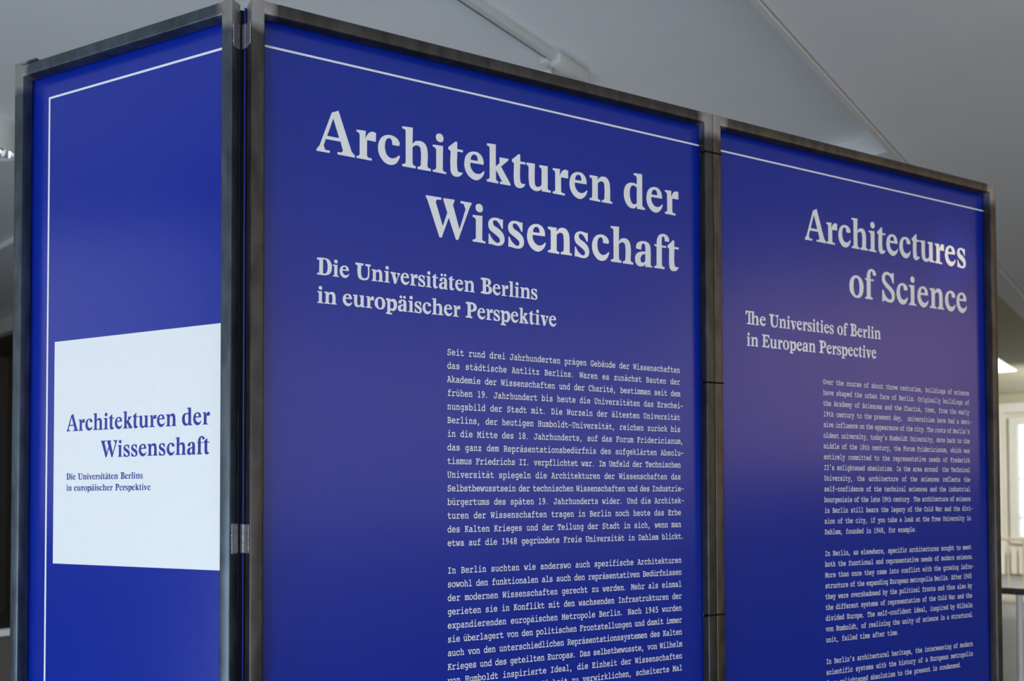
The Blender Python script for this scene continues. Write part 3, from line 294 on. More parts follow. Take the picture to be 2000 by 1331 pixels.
    'c': ('380 -8 338 -17 295 -20 226 -12 164 12 112 51 73 101 48 160 40 225 48 292 73 352 112 401 164 439 226 463 294 471 369 461 440 434 440 426 452 454 486 463 509 459 522 445 527 424 529 395 529 303 518 271 484 260 458 268 438 291 422 318 404 340 384 357 359 369 333 377 304 379 258 374 218 359 186 335 161 304 146 268 141 226 152 161 185 112 235 80 300 69 376 85 449 134 466 145 489 149 506 146 519 137 528 124 531 107 525 85 509 63 486 41 455 22 420 5', '2 1 3 3 0 57 3 1 0 3 57 4 4 55 5 4 56 55 4 57 56 5 43 6 5 44 43 5 54 44 5 55 54 6 42 7 6 43 42 7 41 8 7 42 41 8 39 9 8 40 39 8 41 40 9 37 10 9 38 37 9 39 38 10 35 11 10 36 35 10 37 36 11 16 12 11 17 16 11 22 17 11 23 22 12 15 13 12 16 15 13 15 14 17 21 18 17 22 21 18 20 19 18 21 20 27 25 28 27 26 25 28 24 29 28 25 24 29 24 30 30 24 31 31 24 32 32 24 23 33 32 23 34 23 11 34 33 23 35 34 11 44 53 45 44 54 53 45 51 46 45 52 51 45 53 52 46 50 47 46 51 50 47 49 48 47 50 49'),
    'd': ('421 48 360 0 261 -20 200 -12 146 11 100 48 65 97 43 155 36 221 44 286 68 344 106 392 155 429 213 452 276 460 370 442 427 398 427 561 409 561 378 563 354 568 339 581 334 605 346 637 380 647 482 647 508 641 517 621 517 77 532 77 570 67 585 35 574 2 542 -8 446 -8 427 0 421 24 177 115 223 84 281 74 321 79 357 93 386 116 409 146 423 183 428 224 423 264 410 300 388 330 359 353 324 367 282 372 222 361 176 330 146 281 136 219 146 161', '0 31 30 3 1 4 3 2 1 4 1 5 5 0 30 5 1 0 5 30 39 5 38 6 5 39 38 6 37 7 6 38 37 7 37 56 7 55 8 7 56 55 8 54 9 8 55 54 9 53 10 9 54 53 10 51 11 10 52 51 10 53 52 11 16 12 11 51 16 12 15 13 12 16 15 13 15 14 16 28 17 17 28 27 18 17 19 19 17 20 20 17 21 21 17 22 22 17 27 22 27 23 23 25 24 23 26 25 23 27 26 34 33 35 35 32 36 35 33 32 36 31 0 36 32 31 39 28 40 39 29 28 39 30 29 40 28 41 41 28 42 42 28 43 43 28 44 44 28 45 45 28 46 46 28 47 47 28 16 48 47 16 49 48 16 50 49 16 51 50 16'),
    'e': ('381 -11 338 -18 296 -20 225 -12 163 10 112 47 74 97 51 157 43 227 51 295 76 354 116 403 169 440 233 463 306 471 374 464 433 442 483 407 521 362 545 308 553 249 548 218 530 202 506 197 476 195 146 195 158 144 189 101 238 74 303 65 338 68 372 76 408 89 447 106 482 121 509 126 525 123 539 115 548 102 551 86 544 64 525 44 497 27 462 12 423 -1 202 356 167 318 150 275 445 275 433 316 402 355 359 380 306 388 249 380', '2 1 3 3 0 44 3 1 0 3 44 4 4 41 5 4 42 41 4 43 42 4 44 43 5 28 6 5 29 28 5 40 29 5 41 40 6 26 7 6 27 26 6 28 27 7 25 8 7 26 25 8 20 48 8 21 20 8 47 9 8 48 47 9 46 10 9 47 46 10 45 53 10 46 45 10 53 11 11 17 12 11 52 17 12 16 13 12 17 16 13 15 14 13 16 15 25 21 8 25 22 21 25 23 22 25 24 23 29 40 30 30 40 31 31 39 32 31 40 39 32 38 33 32 39 38 33 37 34 33 38 37 34 36 35 34 37 36 48 19 49 48 20 19 49 19 50 50 18 51 50 19 18 51 18 52 52 18 17 53 52 11'),
    'f': ('454 -8 133 -8 97 2 84 35 97 68 131 78 207 78 207 360 133 360 98 370 85 404 98 437 132 447 202 447 202 456 201 465 201 475 215 553 255 607 324 638 423 648 508 635 539 592 535 572 524 558 508 550 490 547 470 549 446 553 420 558 390 559 345 553 317 538 301 511 295 467 295 461 295 454 295 447 460 447 496 437 509 404 496 371 462 360 299 360 299 78 452 78 488 68 501 35 488 2', '1 0 2 2 0 48 2 48 3 3 47 4 3 48 47 4 6 5 4 44 6 4 45 44 4 46 45 4 47 46 6 43 7 6 44 43 7 42 8 8 42 9 9 41 10 9 42 41 10 40 11 10 41 40 11 13 12 11 39 13 11 40 39 13 36 14 13 37 36 13 38 37 13 39 38 14 35 15 14 36 35 15 34 16 15 35 34 16 32 17 16 33 32 16 34 33 17 22 18 17 23 22 17 30 23 17 31 30 17 32 31 18 21 19 18 22 21 19 21 20 27 25 28 27 26 25 28 25 29 29 24 30 29 25 24 30 24 23 43 42 7'),
    'g': ('411 -176 352 -196 276 -203 191 -191 160 -152 165 -132 176 -118 192 -107 210 -104 222 -104 233 -105 244 -106 254 -108 274 -110 293 -111 351 -102 389 -80 410 -38 418 28 418 71 364 29 277 12 217 19 164 41 119 76 86 122 65 176 58 237 65 297 88 351 122 396 167 430 221 453 281 460 356 446 417 410 417 433 426 453 452 459 528 459 562 449 574 418 570 396 557 383 537 376 508 374 507 374 507 15 505 -38 498 -80 485 -112 467 -138 442 -158 188 141 232 113 287 103 342 112 386 140 414 183 424 237 414 290 386 333 343 361 287 371 234 362 190 334 160 292 150 237 160 184', '2 1 3 3 0 52 3 1 0 3 52 4 4 51 5 4 52 51 5 51 6 6 12 7 6 13 12 6 14 13 6 50 14 6 51 50 7 9 8 7 10 9 7 11 10 7 12 11 14 50 15 15 50 16 16 49 17 16 50 49 17 47 18 17 48 47 17 49 48 18 47 19 19 47 57 22 20 23 22 21 20 23 19 24 23 20 19 24 19 55 24 54 25 24 55 54 25 53 26 25 54 53 26 53 68 26 67 27 26 68 67 27 66 28 27 67 66 28 65 29 28 66 65 29 63 30 29 64 63 29 65 64 30 35 31 30 42 35 30 43 42 31 34 32 31 35 34 32 34 33 35 41 36 35 42 41 36 40 37 36 41 40 37 39 38 37 40 39 46 45 44 55 19 56 56 19 57 57 47 58 58 47 59 59 47 60 60 47 46 61 60 46 62 61 46 63 43 30 63 44 43 63 46 44 63 62 46'),
    'h': ('219 -8 88 -8 54 2 42 34 46 56 59 70 80 75 107 77 109 77 109 561 81 563 58 570 46 585 42 605 54 637 88 647 164 647 190 641 199 621 199 412 259 454 334 471 401 459 455 424 490 367 502 290 502 77 516 77 555 67 570 35 557 2 523 -8 392 -8 371 -6 356 1 347 15 345 35 348 55 359 69 377 75 401 77 412 77 412 270 405 320 386 353 357 373 317 380 287 376 259 366 234 349 215 327 202 301 198 270 198 77 211 77 235 75 252 69 263 56 266 35 264 15 256 1 240 -6', '1 0 61 1 60 2 1 61 60 2 59 3 2 60 59 3 57 4 3 58 57 3 59 58 4 56 5 4 57 56 5 55 6 5 56 55 6 8 7 6 53 8 6 54 53 6 55 54 8 19 9 8 51 19 8 52 51 8 53 52 9 19 18 10 9 11 11 9 12 12 9 13 13 9 18 13 18 14 14 16 15 14 17 16 14 18 17 19 23 20 19 24 23 20 22 21 20 23 22 32 31 33 33 31 34 34 30 35 34 31 30 35 30 36 36 29 37 36 30 29 37 28 38 37 29 28 38 28 39 39 26 41 39 27 26 39 28 27 39 41 40 41 26 42 42 25 43 42 26 25 43 25 44 44 24 45 44 25 24 45 24 46 46 24 19 47 46 19 48 47 19 49 48 19 50 49 19 51 50 19'),
    'i': ('500 -8 120 -8 86 2 73 35 86 67 122 77 264 77 264 374 176 374 140 384 127 417 140 449 174 459 319 459 345 453 354 433 354 77 504 77 537 67 548 36 546 15 537 1 522 -6 355 550 337 539 306 536 278 538 259 547 250 565 247 592 248 623 251 646 258 663 270 674 286 679 306 680 336 676 354 664 362 641 364 606 362 572', '1 0 22 1 21 2 1 22 21 2 20 3 2 21 20 3 18 4 3 19 18 3 20 19 4 6 5 4 16 6 4 17 16 4 18 17 6 16 7 7 16 15 8 7 9 9 7 10 10 7 15 10 15 11 11 13 12 11 14 13 11 15 14 26 24 27 26 25 24 27 23 28 27 24 23 28 23 40 28 40 29 29 39 30 29 40 39 30 38 31 30 39 38 31 38 32 32 37 33 32 38 37 33 36 34 33 37 36 34 36 35'),
    'j': ('373 -169 309 -193 227 -201 142 -189 111 -149 116 -129 127 -115 143 -104 161 -101 181 -102 199 -104 210 -105 222 -107 233 -108 244 -108 302 -99 340 -77 361 -35 369 31 369 374 160 374 121 384 106 417 119 449 153 459 424 459 450 453 459 433 459 67 458 14 456 -30 451 -65 444 -93 432 -117 417 -136 397 -153 418 550 400 539 369 536 341 538 323 547 314 565 311 592 312 623 315 646 322 663 334 674 350 679 370 680 399 676 417 664 425 641 427 606 425 572', '2 1 3 3 0 35 3 1 0 3 35 4 4 34 5 4 35 34 5 33 6 5 34 33 6 11 7 6 12 11 6 13 12 6 14 13 6 33 14 7 9 8 7 10 9 7 11 10 14 33 15 15 32 16 15 33 32 16 31 17 16 32 31 17 29 18 17 30 29 17 31 30 18 28 19 18 29 28 19 28 27 20 19 21 21 19 22 22 19 27 22 27 23 23 25 24 23 26 25 23 27 26 39 37 40 39 38 37 40 36 41 40 37 36 41 36 53 41 53 42 42 52 43 42 53 52 43 51 44 43 52 51 44 51 45 45 50 46 45 51 50 46 49 47 46 50 49 47 49 48'),
    'k': ('184 -8 92 -8 57 2 45 34 49 58 64 71 86 76 115 77 130 77 130 561 118 561 87 563 64 568 49 581 44 605 56 637 90 647 185 647 211 641 220 621 220 286 340 386 323 397 313 422 327 451 363 459 497 459 531 449 543 418 532 388 503 377 471 374 445 366 418 352 387 328 320 269 497 77 536 77 556 75 571 68 580 55 583 34 571 2 537 -8 403 -8 368 1 354 31 366 59 388 71 255 216 220 183 220 43 218 22 210 6 198 -5', '1 0 54 1 54 2 2 52 3 2 53 52 2 54 53 3 51 4 3 52 51 4 51 5 5 51 6 6 8 7 6 51 8 8 20 9 8 50 20 8 51 50 9 20 19 10 9 11 11 9 12 12 9 13 13 9 14 14 9 19 14 19 15 15 17 16 15 18 17 15 19 18 20 32 21 20 33 32 20 34 33 20 35 34 21 29 22 21 30 29 22 28 23 22 29 28 23 27 24 23 28 27 24 26 25 24 27 26 31 30 21 32 31 21 44 43 45 45 42 46 45 43 42 46 40 47 46 41 40 46 42 41 47 39 48 47 40 39 48 36 49 48 37 36 48 38 37 48 39 38 49 35 20 49 36 35 50 49 20'),
    'l': ('491 -8 130 -8 96 2 83 35 96 67 132 77 260 77 260 561 185 561 146 563 122 570 110 585 106 605 118 637 152 647 315 647 341 641 350 621 350 77 495 77 528 67 539 36 537 15 528 1 513 -6', '1 0 24 1 23 2 1 24 23 2 22 3 2 23 22 3 20 4 3 21 20 3 22 21 4 6 5 4 18 6 4 19 18 4 20 19 6 18 7 7 18 17 8 7 9 9 7 10 10 7 11 11 7 12 12 7 17 12 17 13 13 15 14 13 16 15 13 17 16'),
    'm': ('169 -8 38 -8 4 2 -7 34 -3 56 10 69 30 75 58 77 60 77 60 374 45 374 6 384 -8 417 4 449 38 459 114 459 130 457 141 451 148 439 148 436 181 460 236 471 297 455 326 415 369 455 434 471 495 459 535 424 555 366 562 289 562 77 563 77 589 75 608 69 619 56 622 34 612 2 580 -8 518 -8 483 6 471 48 471 271 468 331 460 362 447 375 426 380 399 373 376 354 360 320 355 271 355 77 356 77 382 75 401 69 412 56 415 34 405 2 374 -8 310 -8 289 -5 275 7 270 26 269 53 269 308 265 340 253 362 235 375 213 380 176 369 149 335 149 77 162 77 186 75 203 69 214 56 217 35 215 15 206 1 191 -6', '1 0 78 1 77 2 1 78 77 2 76 3 2 77 76 3 75 4 3 76 75 4 74 5 4 75 74 5 73 6 5 74 73 6 8 7 6 70 8 6 71 70 6 72 71 6 73 72 8 69 9 8 70 69 9 68 67 10 9 67 10 67 11 11 23 12 11 45 23 12 18 13 12 19 18 12 23 19 13 15 14 13 16 15 13 17 16 13 18 17 19 22 20 19 23 22 20 22 21 23 27 24 23 28 27 24 26 25 24 27 26 38 36 39 38 37 36 39 35 40 39 36 35 40 30 41 40 31 30 40 32 31 40 33 32 40 34 33 40 35 34 41 29 42 41 30 29 42 29 43 43 28 44 43 29 28 44 28 45 45 28 23 58 57 59 59 56 60 59 57 56 60 56 61 61 55 62 61 56 55 62 49 63 62 50 49 62 51 50 62 52 51 62 53 52 62 54 53 62 55 54 63 48 64 63 49 48 64 47 65 64 48 47 65 46 66 65 47 46 66 46 67 67 45 11 67 46 45 69 68 9'),
    'n': ('208 -8 92 -8 56 2 44 34 48 56 61 70 82 75 109 77 111 77 111 374 96 374 57 384 44 416 48 439 62 452 86 457 121 459 166 459 192 453 201 433 201 413 260 454 336 471 403 459 456 424 492 367 503 290 503 77 518 77 557 67 571 36 567 14 554 0 535 -6 511 -8 403 -8 378 -6 360 -1 349 13 346 35 349 55 361 69 379 75 403 77 411 77 411 270 387 353 318 380 289 376 261 365 236 348 217 327 204 301 200 271 200 77 213 77 237 75 254 69 265 56 268 35 265 12 254 -2 235 -7', '1 0 62 1 61 2 1 62 61 2 60 3 2 61 60 3 58 4 3 59 58 3 60 59 4 57 5 4 58 57 5 56 6 5 57 56 6 8 7 6 54 8 6 55 54 6 56 55 8 52 9 8 53 52 8 54 53 9 49 48 10 9 48 10 47 11 10 48 47 11 20 12 11 47 20 12 19 13 12 20 19 13 19 14 14 18 15 14 19 18 15 17 16 15 18 17 20 24 21 20 25 24 21 23 22 21 24 23 35 34 36 36 33 37 36 34 33 37 32 38 37 33 32 38 31 39 38 32 31 39 30 40 39 31 30 40 29 41 40 30 29 41 29 42 42 27 44 42 28 27 42 29 28 42 44 43 44 27 45 45 26 46 45 27 26 46 25 47 46 26 25 47 25 20 50 49 9 51 50 9 52 51 9'),
    'o': ('438 11 374 -12 301 -20 228 -12 164 11 111 48 71 97 45 157 37 225 45 293 71 353 111 402 164 440 228 463 301 471 374 463 438 440 490 402 530 353 556 293 564 225 556 157 530 97 490 48 217 85 256 69 301 64 347 69 387 85 419 109 443 141 459 180 464 225 459 269 443 309 419 341 386 366 347 383 301 388 256 383 217 367 184 341 159 309 143 269 138 225 143 181 159 142 184 110', '3 1 4 3 2 1 4 0 5 4 1 0 5 0 23 5 23 26 5 24 6 5 25 24 5 26 25 6 24 47 6 46 7 6 47 46 7 45 8 7 46 45 8 43 9 8 44 43 8 45 44 9 41 10 9 42 41 9 43 42 10 39 11 10 40 39 10 41 40 11 16 12 11 17 16 12 15 13 12 16 15 13 15 14 26 23 27 27 23 28 28 22 29 28 23 22 29 22 30 30 21 31 30 22 21 31 21 32 32 20 33 32 21 20 33 19 34 33 20 19 34 19 35 35 18 36 35 19 18 36 18 37 37 18 17 38 17 11 38 37 17 39 38 11'),
    'p': ('288 -203 71 -203 37 -193 25 -161 29 -139 42 -125 63 -119 92 -117 93 -117 93 374 78 374 39 384 24 417 37 449 71 459 148 459 174 453 183 433 183 399 245 443 335 460 400 452 458 428 505 391 542 342 565 284 573 219 566 156 543 100 507 54 461 19 405 -2 343 -9 242 9 182 54 182 -117 293 -117 326 -127 337 -159 334 -179 326 -193 310 -201 250 98 285 84 326 79 386 89 433 120 463 167 473 224 468 264 454 299 433 328 404 350 368 364 326 369 285 364 250 350 221 327 199 298 185 263 180 224 185 185 199 150 221 121', '1 0 41 1 40 2 1 41 40 2 39 3 2 40 39 3 38 4 3 39 38 4 37 5 4 38 37 5 37 6 6 8 7 6 35 8 6 36 35 6 37 36 8 34 62 8 35 34 8 59 9 8 60 59 8 61 60 8 62 61 9 54 11 10 9 11 11 18 12 11 23 18 11 54 23 12 17 13 12 18 17 13 15 14 13 16 15 13 17 16 18 22 19 18 23 22 19 21 20 19 22 21 32 31 33 33 29 34 33 30 29 33 31 30 34 29 44 34 42 63 34 43 42 34 44 43 34 63 62 44 29 45 45 28 46 45 29 28 46 27 47 46 28 27 47 26 48 47 27 26 48 26 49 49 25 50 49 26 25 50 25 51 51 24 52 51 25 24 52 24 53 53 24 23 54 53 23 55 54 9 56 55 9 57 56 9 58 57 9 59 58 9'),
    'q': ('533 -203 316 -203 295 -201 279 -193 270 -179 267 -159 278 -127 312 -117 422 -117 422 54 362 9 261 -9 199 -2 143 19 97 54 61 100 38 156 31 219 39 284 62 342 99 391 147 428 205 452 270 460 360 443 422 399 422 433 431 453 457 459 533 459 567 449 579 418 575 396 562 383 542 376 513 374 512 374 512 -117 526 -117 565 -127 580 -160 567 -193 172 120 219 89 278 79 319 84 354 98 383 121 405 151 419 186 424 224 419 264 405 299 384 328 354 350 319 364 278 369 238 364 202 350 173 329 151 299 137 264 132 224 142 167', '1 0 2 2 0 3 3 0 41 3 41 4 4 40 5 4 41 40 5 40 6 6 8 7 6 37 8 6 38 37 6 39 38 6 40 39 8 37 9 9 37 48 12 10 13 12 11 10 13 10 14 14 9 44 14 10 9 14 43 15 14 44 43 15 42 16 15 43 42 16 42 63 16 63 17 17 61 18 17 62 61 17 63 62 18 59 19 18 60 59 18 61 60 19 57 20 19 58 57 19 59 58 20 25 21 20 32 25 20 33 32 21 24 22 21 25 24 22 24 23 25 31 26 25 32 31 26 30 27 26 31 30 27 29 28 27 30 29 36 35 34 44 9 45 45 9 46 46 9 47 47 9 48 48 37 49 49 37 50 50 37 51 51 37 36 52 51 36 53 52 36 54 53 36 55 54 36 56 33 20 56 34 33 56 36 34 56 55 36 57 56 20'),
    'r': ('412 -8 92 -8 57 2 44 35 57 67 93 77 172 77 172 374 121 374 82 384 67 417 80 449 114 459 227 459 252 453 261 433 261 366 346 441 457 471 501 466 534 452 556 429 563 400 559 380 547 362 531 350 512 346 494 350 472 362 448 373 428 376 350 349 261 267 261 77 416 77 449 67 460 36 458 15 449 1 434 -6', '1 0 39 1 38 2 1 39 38 2 37 3 2 38 37 3 35 4 3 36 35 3 37 36 4 6 5 4 33 6 4 34 33 4 35 34 6 16 7 6 32 16 6 33 32 7 16 9 8 7 9 9 16 10 10 15 11 10 16 15 11 13 12 11 14 13 11 15 14 16 21 17 16 22 21 16 30 22 16 31 30 17 19 18 17 20 19 17 21 20 26 25 27 27 25 28 28 24 29 28 25 24 29 24 30 30 23 22 30 24 23 32 31 16'),
    's': ('174 3 146 -14 122 -20 89 -6 79 34 79 123 89 158 122 171 148 161 163 135 181 107 214 83 260 66 316 60 362 65 396 80 416 102 423 128 417 156 400 172 368 181 321 184 293 184 203 193 136 220 95 265 81 327 94 386 132 433 194 462 277 472 334 467 388 454 392 453 396 452 399 451 401 450 404 450 407 452 419 459 429 464 439 468 452 469 483 454 492 413 492 354 483 313 451 297 428 307 404 332 342 379 266 394 225 389 196 374 178 353 172 330 178 308 196 293 211 288 232 284 259 281 292 280 359 276 416 266 461 248 494 220 514 182 520 134 507 73 468 24 405 -9 321 -19 250 -13', '0 69 4 0 70 69 2 1 3 3 0 4 3 1 0 4 10 5 4 11 10 4 12 11 4 13 12 4 69 13 5 9 6 5 10 9 6 8 7 6 9 8 13 69 14 14 68 15 14 69 68 15 68 16 16 68 17 17 67 18 17 68 67 18 67 19 19 67 66 20 19 66 20 66 21 21 66 23 22 21 23 23 66 24 24 64 25 24 65 64 24 66 65 25 56 26 25 57 56 25 58 57 25 59 58 25 60 59 25 61 60 25 62 61 25 63 62 25 64 63 26 53 27 26 54 53 26 55 54 26 56 55 27 44 28 27 51 44 27 52 51 27 53 52 28 32 29 28 33 32 28 34 33 28 35 34 28 36 35 28 44 36 29 31 30 29 32 31 36 44 37 37 44 38 38 43 39 38 44 43 39 43 40 40 43 41 41 43 42 48 46 49 48 47 46 49 45 50 49 46 45 50 45 51 51 45 44 72 70 0 72 71 70'),
    't': ('402 -10 367 -15 337 -17 240 2 176 60 162 106 157 177 157 347 82 347 48 357 36 388 41 413 56 426 80 431 111 432 157 432 157 551 168 587 202 599 228 595 243 579 248 556 250 523 250 432 435 432 474 422 489 389 476 357 440 347 249 347 249 192 251 146 258 114 269 92 284 80 305 73 333 70 381 76 435 95 484 115 516 122 532 119 546 109 555 95 558 78 551 58 532 40 506 24 473 10 438 -1', '2 0 49 2 1 0 2 49 3 3 45 4 3 46 45 3 47 46 3 48 47 3 49 48 4 33 5 4 34 33 4 35 34 4 36 35 4 45 36 5 31 6 5 32 31 5 33 32 6 29 7 6 30 29 6 31 30 7 28 8 8 27 9 8 28 27 9 27 10 10 26 11 10 27 26 11 25 12 11 26 25 12 25 13 13 15 14 13 23 15 13 24 23 13 25 24 15 22 16 15 23 22 16 20 17 16 21 20 16 22 21 17 19 18 17 20 19 29 28 7 36 45 37 37 43 38 37 44 43 37 45 44 38 42 39 38 43 42 39 41 40 39 42 41'),
    'u': ('346 -1 307 -14 263 -18 137 27 95 161 95 374 80 374 41 384 27 417 40 449 74 459 149 459 166 457 178 451 184 437 185 419 185 181 191 130 210 97 240 77 287 70 319 74 348 84 373 101 392 123 404 150 408 181 408 374 348 374 316 384 304 417 317 449 351 459 457 459 479 456 492 444 497 427 498 404 498 77 513 77 551 67 566 35 553 2 519 -8 443 -8 417 -2 408 18 408 37 383 20', '2 0 48 2 1 0 2 48 3 3 17 4 3 18 17 3 19 18 3 20 19 3 40 20 3 47 40 3 48 47 4 16 5 4 17 16 5 16 15 6 5 7 7 5 8 8 5 15 8 14 9 8 15 14 9 11 10 9 12 11 9 13 12 9 14 13 20 40 21 21 38 22 21 39 38 21 40 39 22 38 23 23 38 24 24 38 25 25 38 26 26 38 27 27 38 37 28 27 29 29 27 37 29 37 30 30 35 31 30 36 35 30 37 36 31 33 32 31 34 33 31 35 34 44 43 45 45 42 46 45 43 42 46 41 47 46 42 41 47 41 40'),
    'v': ('335 -15 318 -23 294 -25 270 -22 253 -14 241 1 230 22 72 374 50 376 30 382 17 396 13 418 25 449 59 459 197 459 220 457 237 452 248 438 251 417 247 396 234 382 213 376 186 374 180 374 295 86 424 374 408 374 377 376 354 381 339 395 335 417 338 438 349 452 366 457 389 459 541 459 575 449 587 418 583 396 570 382 550 376 523 374 519 374 360 22 349 0', '2 1 3 3 0 4 3 1 0 4 0 44 4 44 5 5 44 6 6 23 7 6 24 23 6 43 24 6 44 43 7 21 8 7 22 21 8 20 9 8 21 20 9 19 10 9 20 19 10 18 11 10 19 18 11 17 12 11 18 17 12 14 13 12 15 14 12 16 15 12 17 16 23 22 7 24 42 25 24 43 42 25 41 26 26 41 27 27 40 28 27 41 40 28 39 29 28 40 39 29 38 30 29 39 38 30 37 31 30 38 37 31 36 32 31 37 36 32 36 33 33 35 34 33 36 35 42 41 25'),
    'w': ('242 13 226 -15 195 -25 173 -22 157 -13 147 2 138 23 28 375 12 376 -4 383 -14 397 -17 418 -6 449 27 459 159 459 181 457 198 452 208 438 211 417 207 395 194 381 173 376 143 374 122 374 195 118 251 305 269 333 298 343 321 340 336 331 347 315 355 295 408 118 479 374 456 374 428 376 408 381 395 395 391 417 394 437 403 451 420 457 442 459 574 459 602 449 611 418 608 397 599 383 583 376 567 375 458 13 441 -15 411 -25 388 -22 373 -13 362 3 354 23 297 218', '3 1 4 3 2 1 4 1 5 5 0 6 5 1 0 6 0 24 6 23 7 6 24 23 7 21 8 7 22 21 8 20 9 8 21 20 9 19 10 9 20 19 10 18 11 10 19 18 11 17 12 11 18 17 12 14 13 12 15 14 12 16 15 12 17 16 23 22 7 24 0 57 24 31 25 24 57 31 25 29 26 25 30 29 25 31 30 26 28 27 26 29 28 32 50 33 33 50 49 34 33 49 34 49 35 35 48 36 35 49 48 36 47 37 36 48 47 37 46 38 37 47 46 38 45 39 38 46 45 39 44 40 39 45 44 40 44 41 41 43 42 41 44 43 53 51 54 53 52 51 54 51 55 55 50 56 55 51 50 56 32 57 56 50 32 57 32 31'),
    'x': ('210 -8 74 -8 43 3 32 38 50 68 95 77 103 77 253 231 106 374 102 374 77 376 58 382 47 396 44 416 48 437 61 451 82 457 112 459 213 459 255 449 271 416 253 383 222 377 311 290 392 374 400 374 355 383 338 416 354 449 396 459 525 459 540 456 554 448 563 434 566 416 551 384 509 374 496 374 364 236 527 77 530 77 564 67 575 35 571 12 559 -1 538 -6 508 -8 407 -8 365 2 349 34 363 67 401 77 409 77 306 178 212 77 211 77 253 67 269 34 253 2', '1 0 58 1 58 2 2 57 3 2 58 57 3 56 4 3 57 56 4 6 5 4 55 6 4 56 55 6 53 7 6 54 53 7 23 8 7 38 23 7 39 38 8 23 22 9 8 10 10 8 22 10 22 11 11 21 12 11 22 21 12 20 13 12 21 20 13 20 14 14 19 15 14 20 19 15 19 16 16 18 17 16 19 18 23 25 24 23 37 25 23 38 37 25 36 26 26 35 27 26 36 35 27 32 28 27 33 32 27 34 33 27 35 34 28 30 29 28 31 30 28 32 31 37 36 25 47 44 48 47 45 44 47 46 45 48 43 49 48 44 43 49 41 50 49 42 41 49 43 42 50 39 52 50 40 39 50 41 40 50 52 51 52 39 53 53 39 7 55 54 6'),
    'y': ('307 -203 82 -203 61 -201 45 -193 36 -179 33 -159 44 -127 77 -117 179 -117 255 31 80 374 57 376 37 383 25 396 21 418 33 449 67 459 204 459 227 457 244 452 255 438 258 417 254 396 241 383 221 376 193 374 188 374 306 131 429 374 423 374 394 376 373 382 360 396 356 417 359 438 370 452 387 457 410 459 532 459 566 449 578 418 575 397 563 383 545 377 526 375 277 -117 285 -117 314 -119 336 -124 350 -138 354 -161 342 -193', '1 0 2 2 0 3 3 0 51 3 51 4 4 50 5 4 51 50 5 49 6 5 50 49 6 8 7 6 45 8 6 46 45 6 47 46 6 48 47 6 49 48 8 45 9 9 26 10 9 27 26 9 45 27 10 24 11 10 25 24 11 23 12 11 24 23 12 22 13 12 23 22 13 21 14 13 22 21 14 20 15 14 21 20 15 17 16 15 18 17 15 19 18 15 20 19 26 25 10 27 45 28 28 45 44 29 28 44 29 44 30 30 43 31 30 44 43 31 42 32 31 43 42 32 41 33 32 42 41 33 40 34 33 41 40 34 39 35 34 40 39 35 39 36 36 38 37 36 39 38'),
    'z': ('449 -8 153 -8 106 4 90 43 93 63 101 79 113 94 127 109 393 374 187 374 187 357 185 325 180 302 167 287 143 282 111 294 101 328 101 414 121 448 176 459 437 459 495 446 516 403 503 366 469 326 215 77 430 77 430 94 431 125 436 149 449 164 474 169 505 157 515 123 515 40 511 17 497 1 476 -6', '1 0 37 1 36 2 1 37 36 2 34 3 2 35 34 2 36 35 3 34 4 4 25 5 4 26 25 4 34 26 5 25 6 6 25 7 7 23 8 7 24 23 7 25 24 8 23 22 9 8 22 9 22 17 14 13 15 15 11 16 15 12 11 15 13 12 16 9 17 16 10 9 16 11 10 17 21 18 17 22 21 18 20 19 18 21 20 26 34 27 27 33 28 27 34 33 28 33 29 29 32 30 29 33 32 30 32 31'),
    '1': ('460 -8 166 -8 132 2 120 34 124 57 138 70 161 75 195 77 268 77 268 536 186 516 182 515 178 515 173 514 168 514 137 523 126 553 137 580 164 594 310 634 322 636 335 637 355 626 361 598 361 77 431 77 465 75 488 70 502 57 506 34 494 2', '1 0 30 1 30 2 2 29 3 2 30 29 3 28 4 3 29 28 4 27 5 4 28 27 5 26 6 5 27 26 6 8 7 6 24 8 6 25 24 6 26 25 8 24 9 9 24 23 14 10 15 14 11 10 14 12 11 14 13 12 15 9 16 15 10 9 16 9 17 17 9 18 18 9 23 18 22 19 18 23 22 19 22 20 20 22 21'),
    '4': ('448 -8 289 -8 268 -6 253 1 244 15 241 36 252 67 284 77 334 77 334 143 113 143 88 152 80 180 80 215 82 232 87 245 305 616 310 623 315 629 321 635 330 638 335 638 341 637 348 637 352 636 402 629 417 619 422 597 422 233 438 233 444 235 451 240 458 247 469 250 493 242 500 219 500 213 499 209 499 204 498 198 495 184 492 172 489 163 486 155 473 146 456 143 422 143 422 77 431 77 457 75 477 69 490 56 494 34 482 2 334 525 171 233 334 233', '1 0 2 2 0 3 3 0 53 3 53 4 4 52 5 4 53 52 5 51 6 5 52 51 6 8 7 6 47 8 6 48 47 6 49 48 6 50 49 6 51 50 8 46 9 8 47 46 9 45 10 10 44 11 10 45 44 11 41 12 11 42 41 11 43 42 11 44 43 12 36 13 12 37 36 12 38 37 12 39 38 12 40 39 12 41 40 13 35 14 13 36 35 14 28 56 14 29 28 14 35 29 14 55 15 14 56 55 15 54 16 15 55 54 16 26 17 16 27 26 17 25 18 17 26 25 18 25 19 19 21 20 19 22 21 19 23 22 19 24 23 19 25 24 29 35 30 30 35 31 31 34 32 31 35 34 32 34 33 46 45 9 54 27 16 54 28 27 56 28 54'),
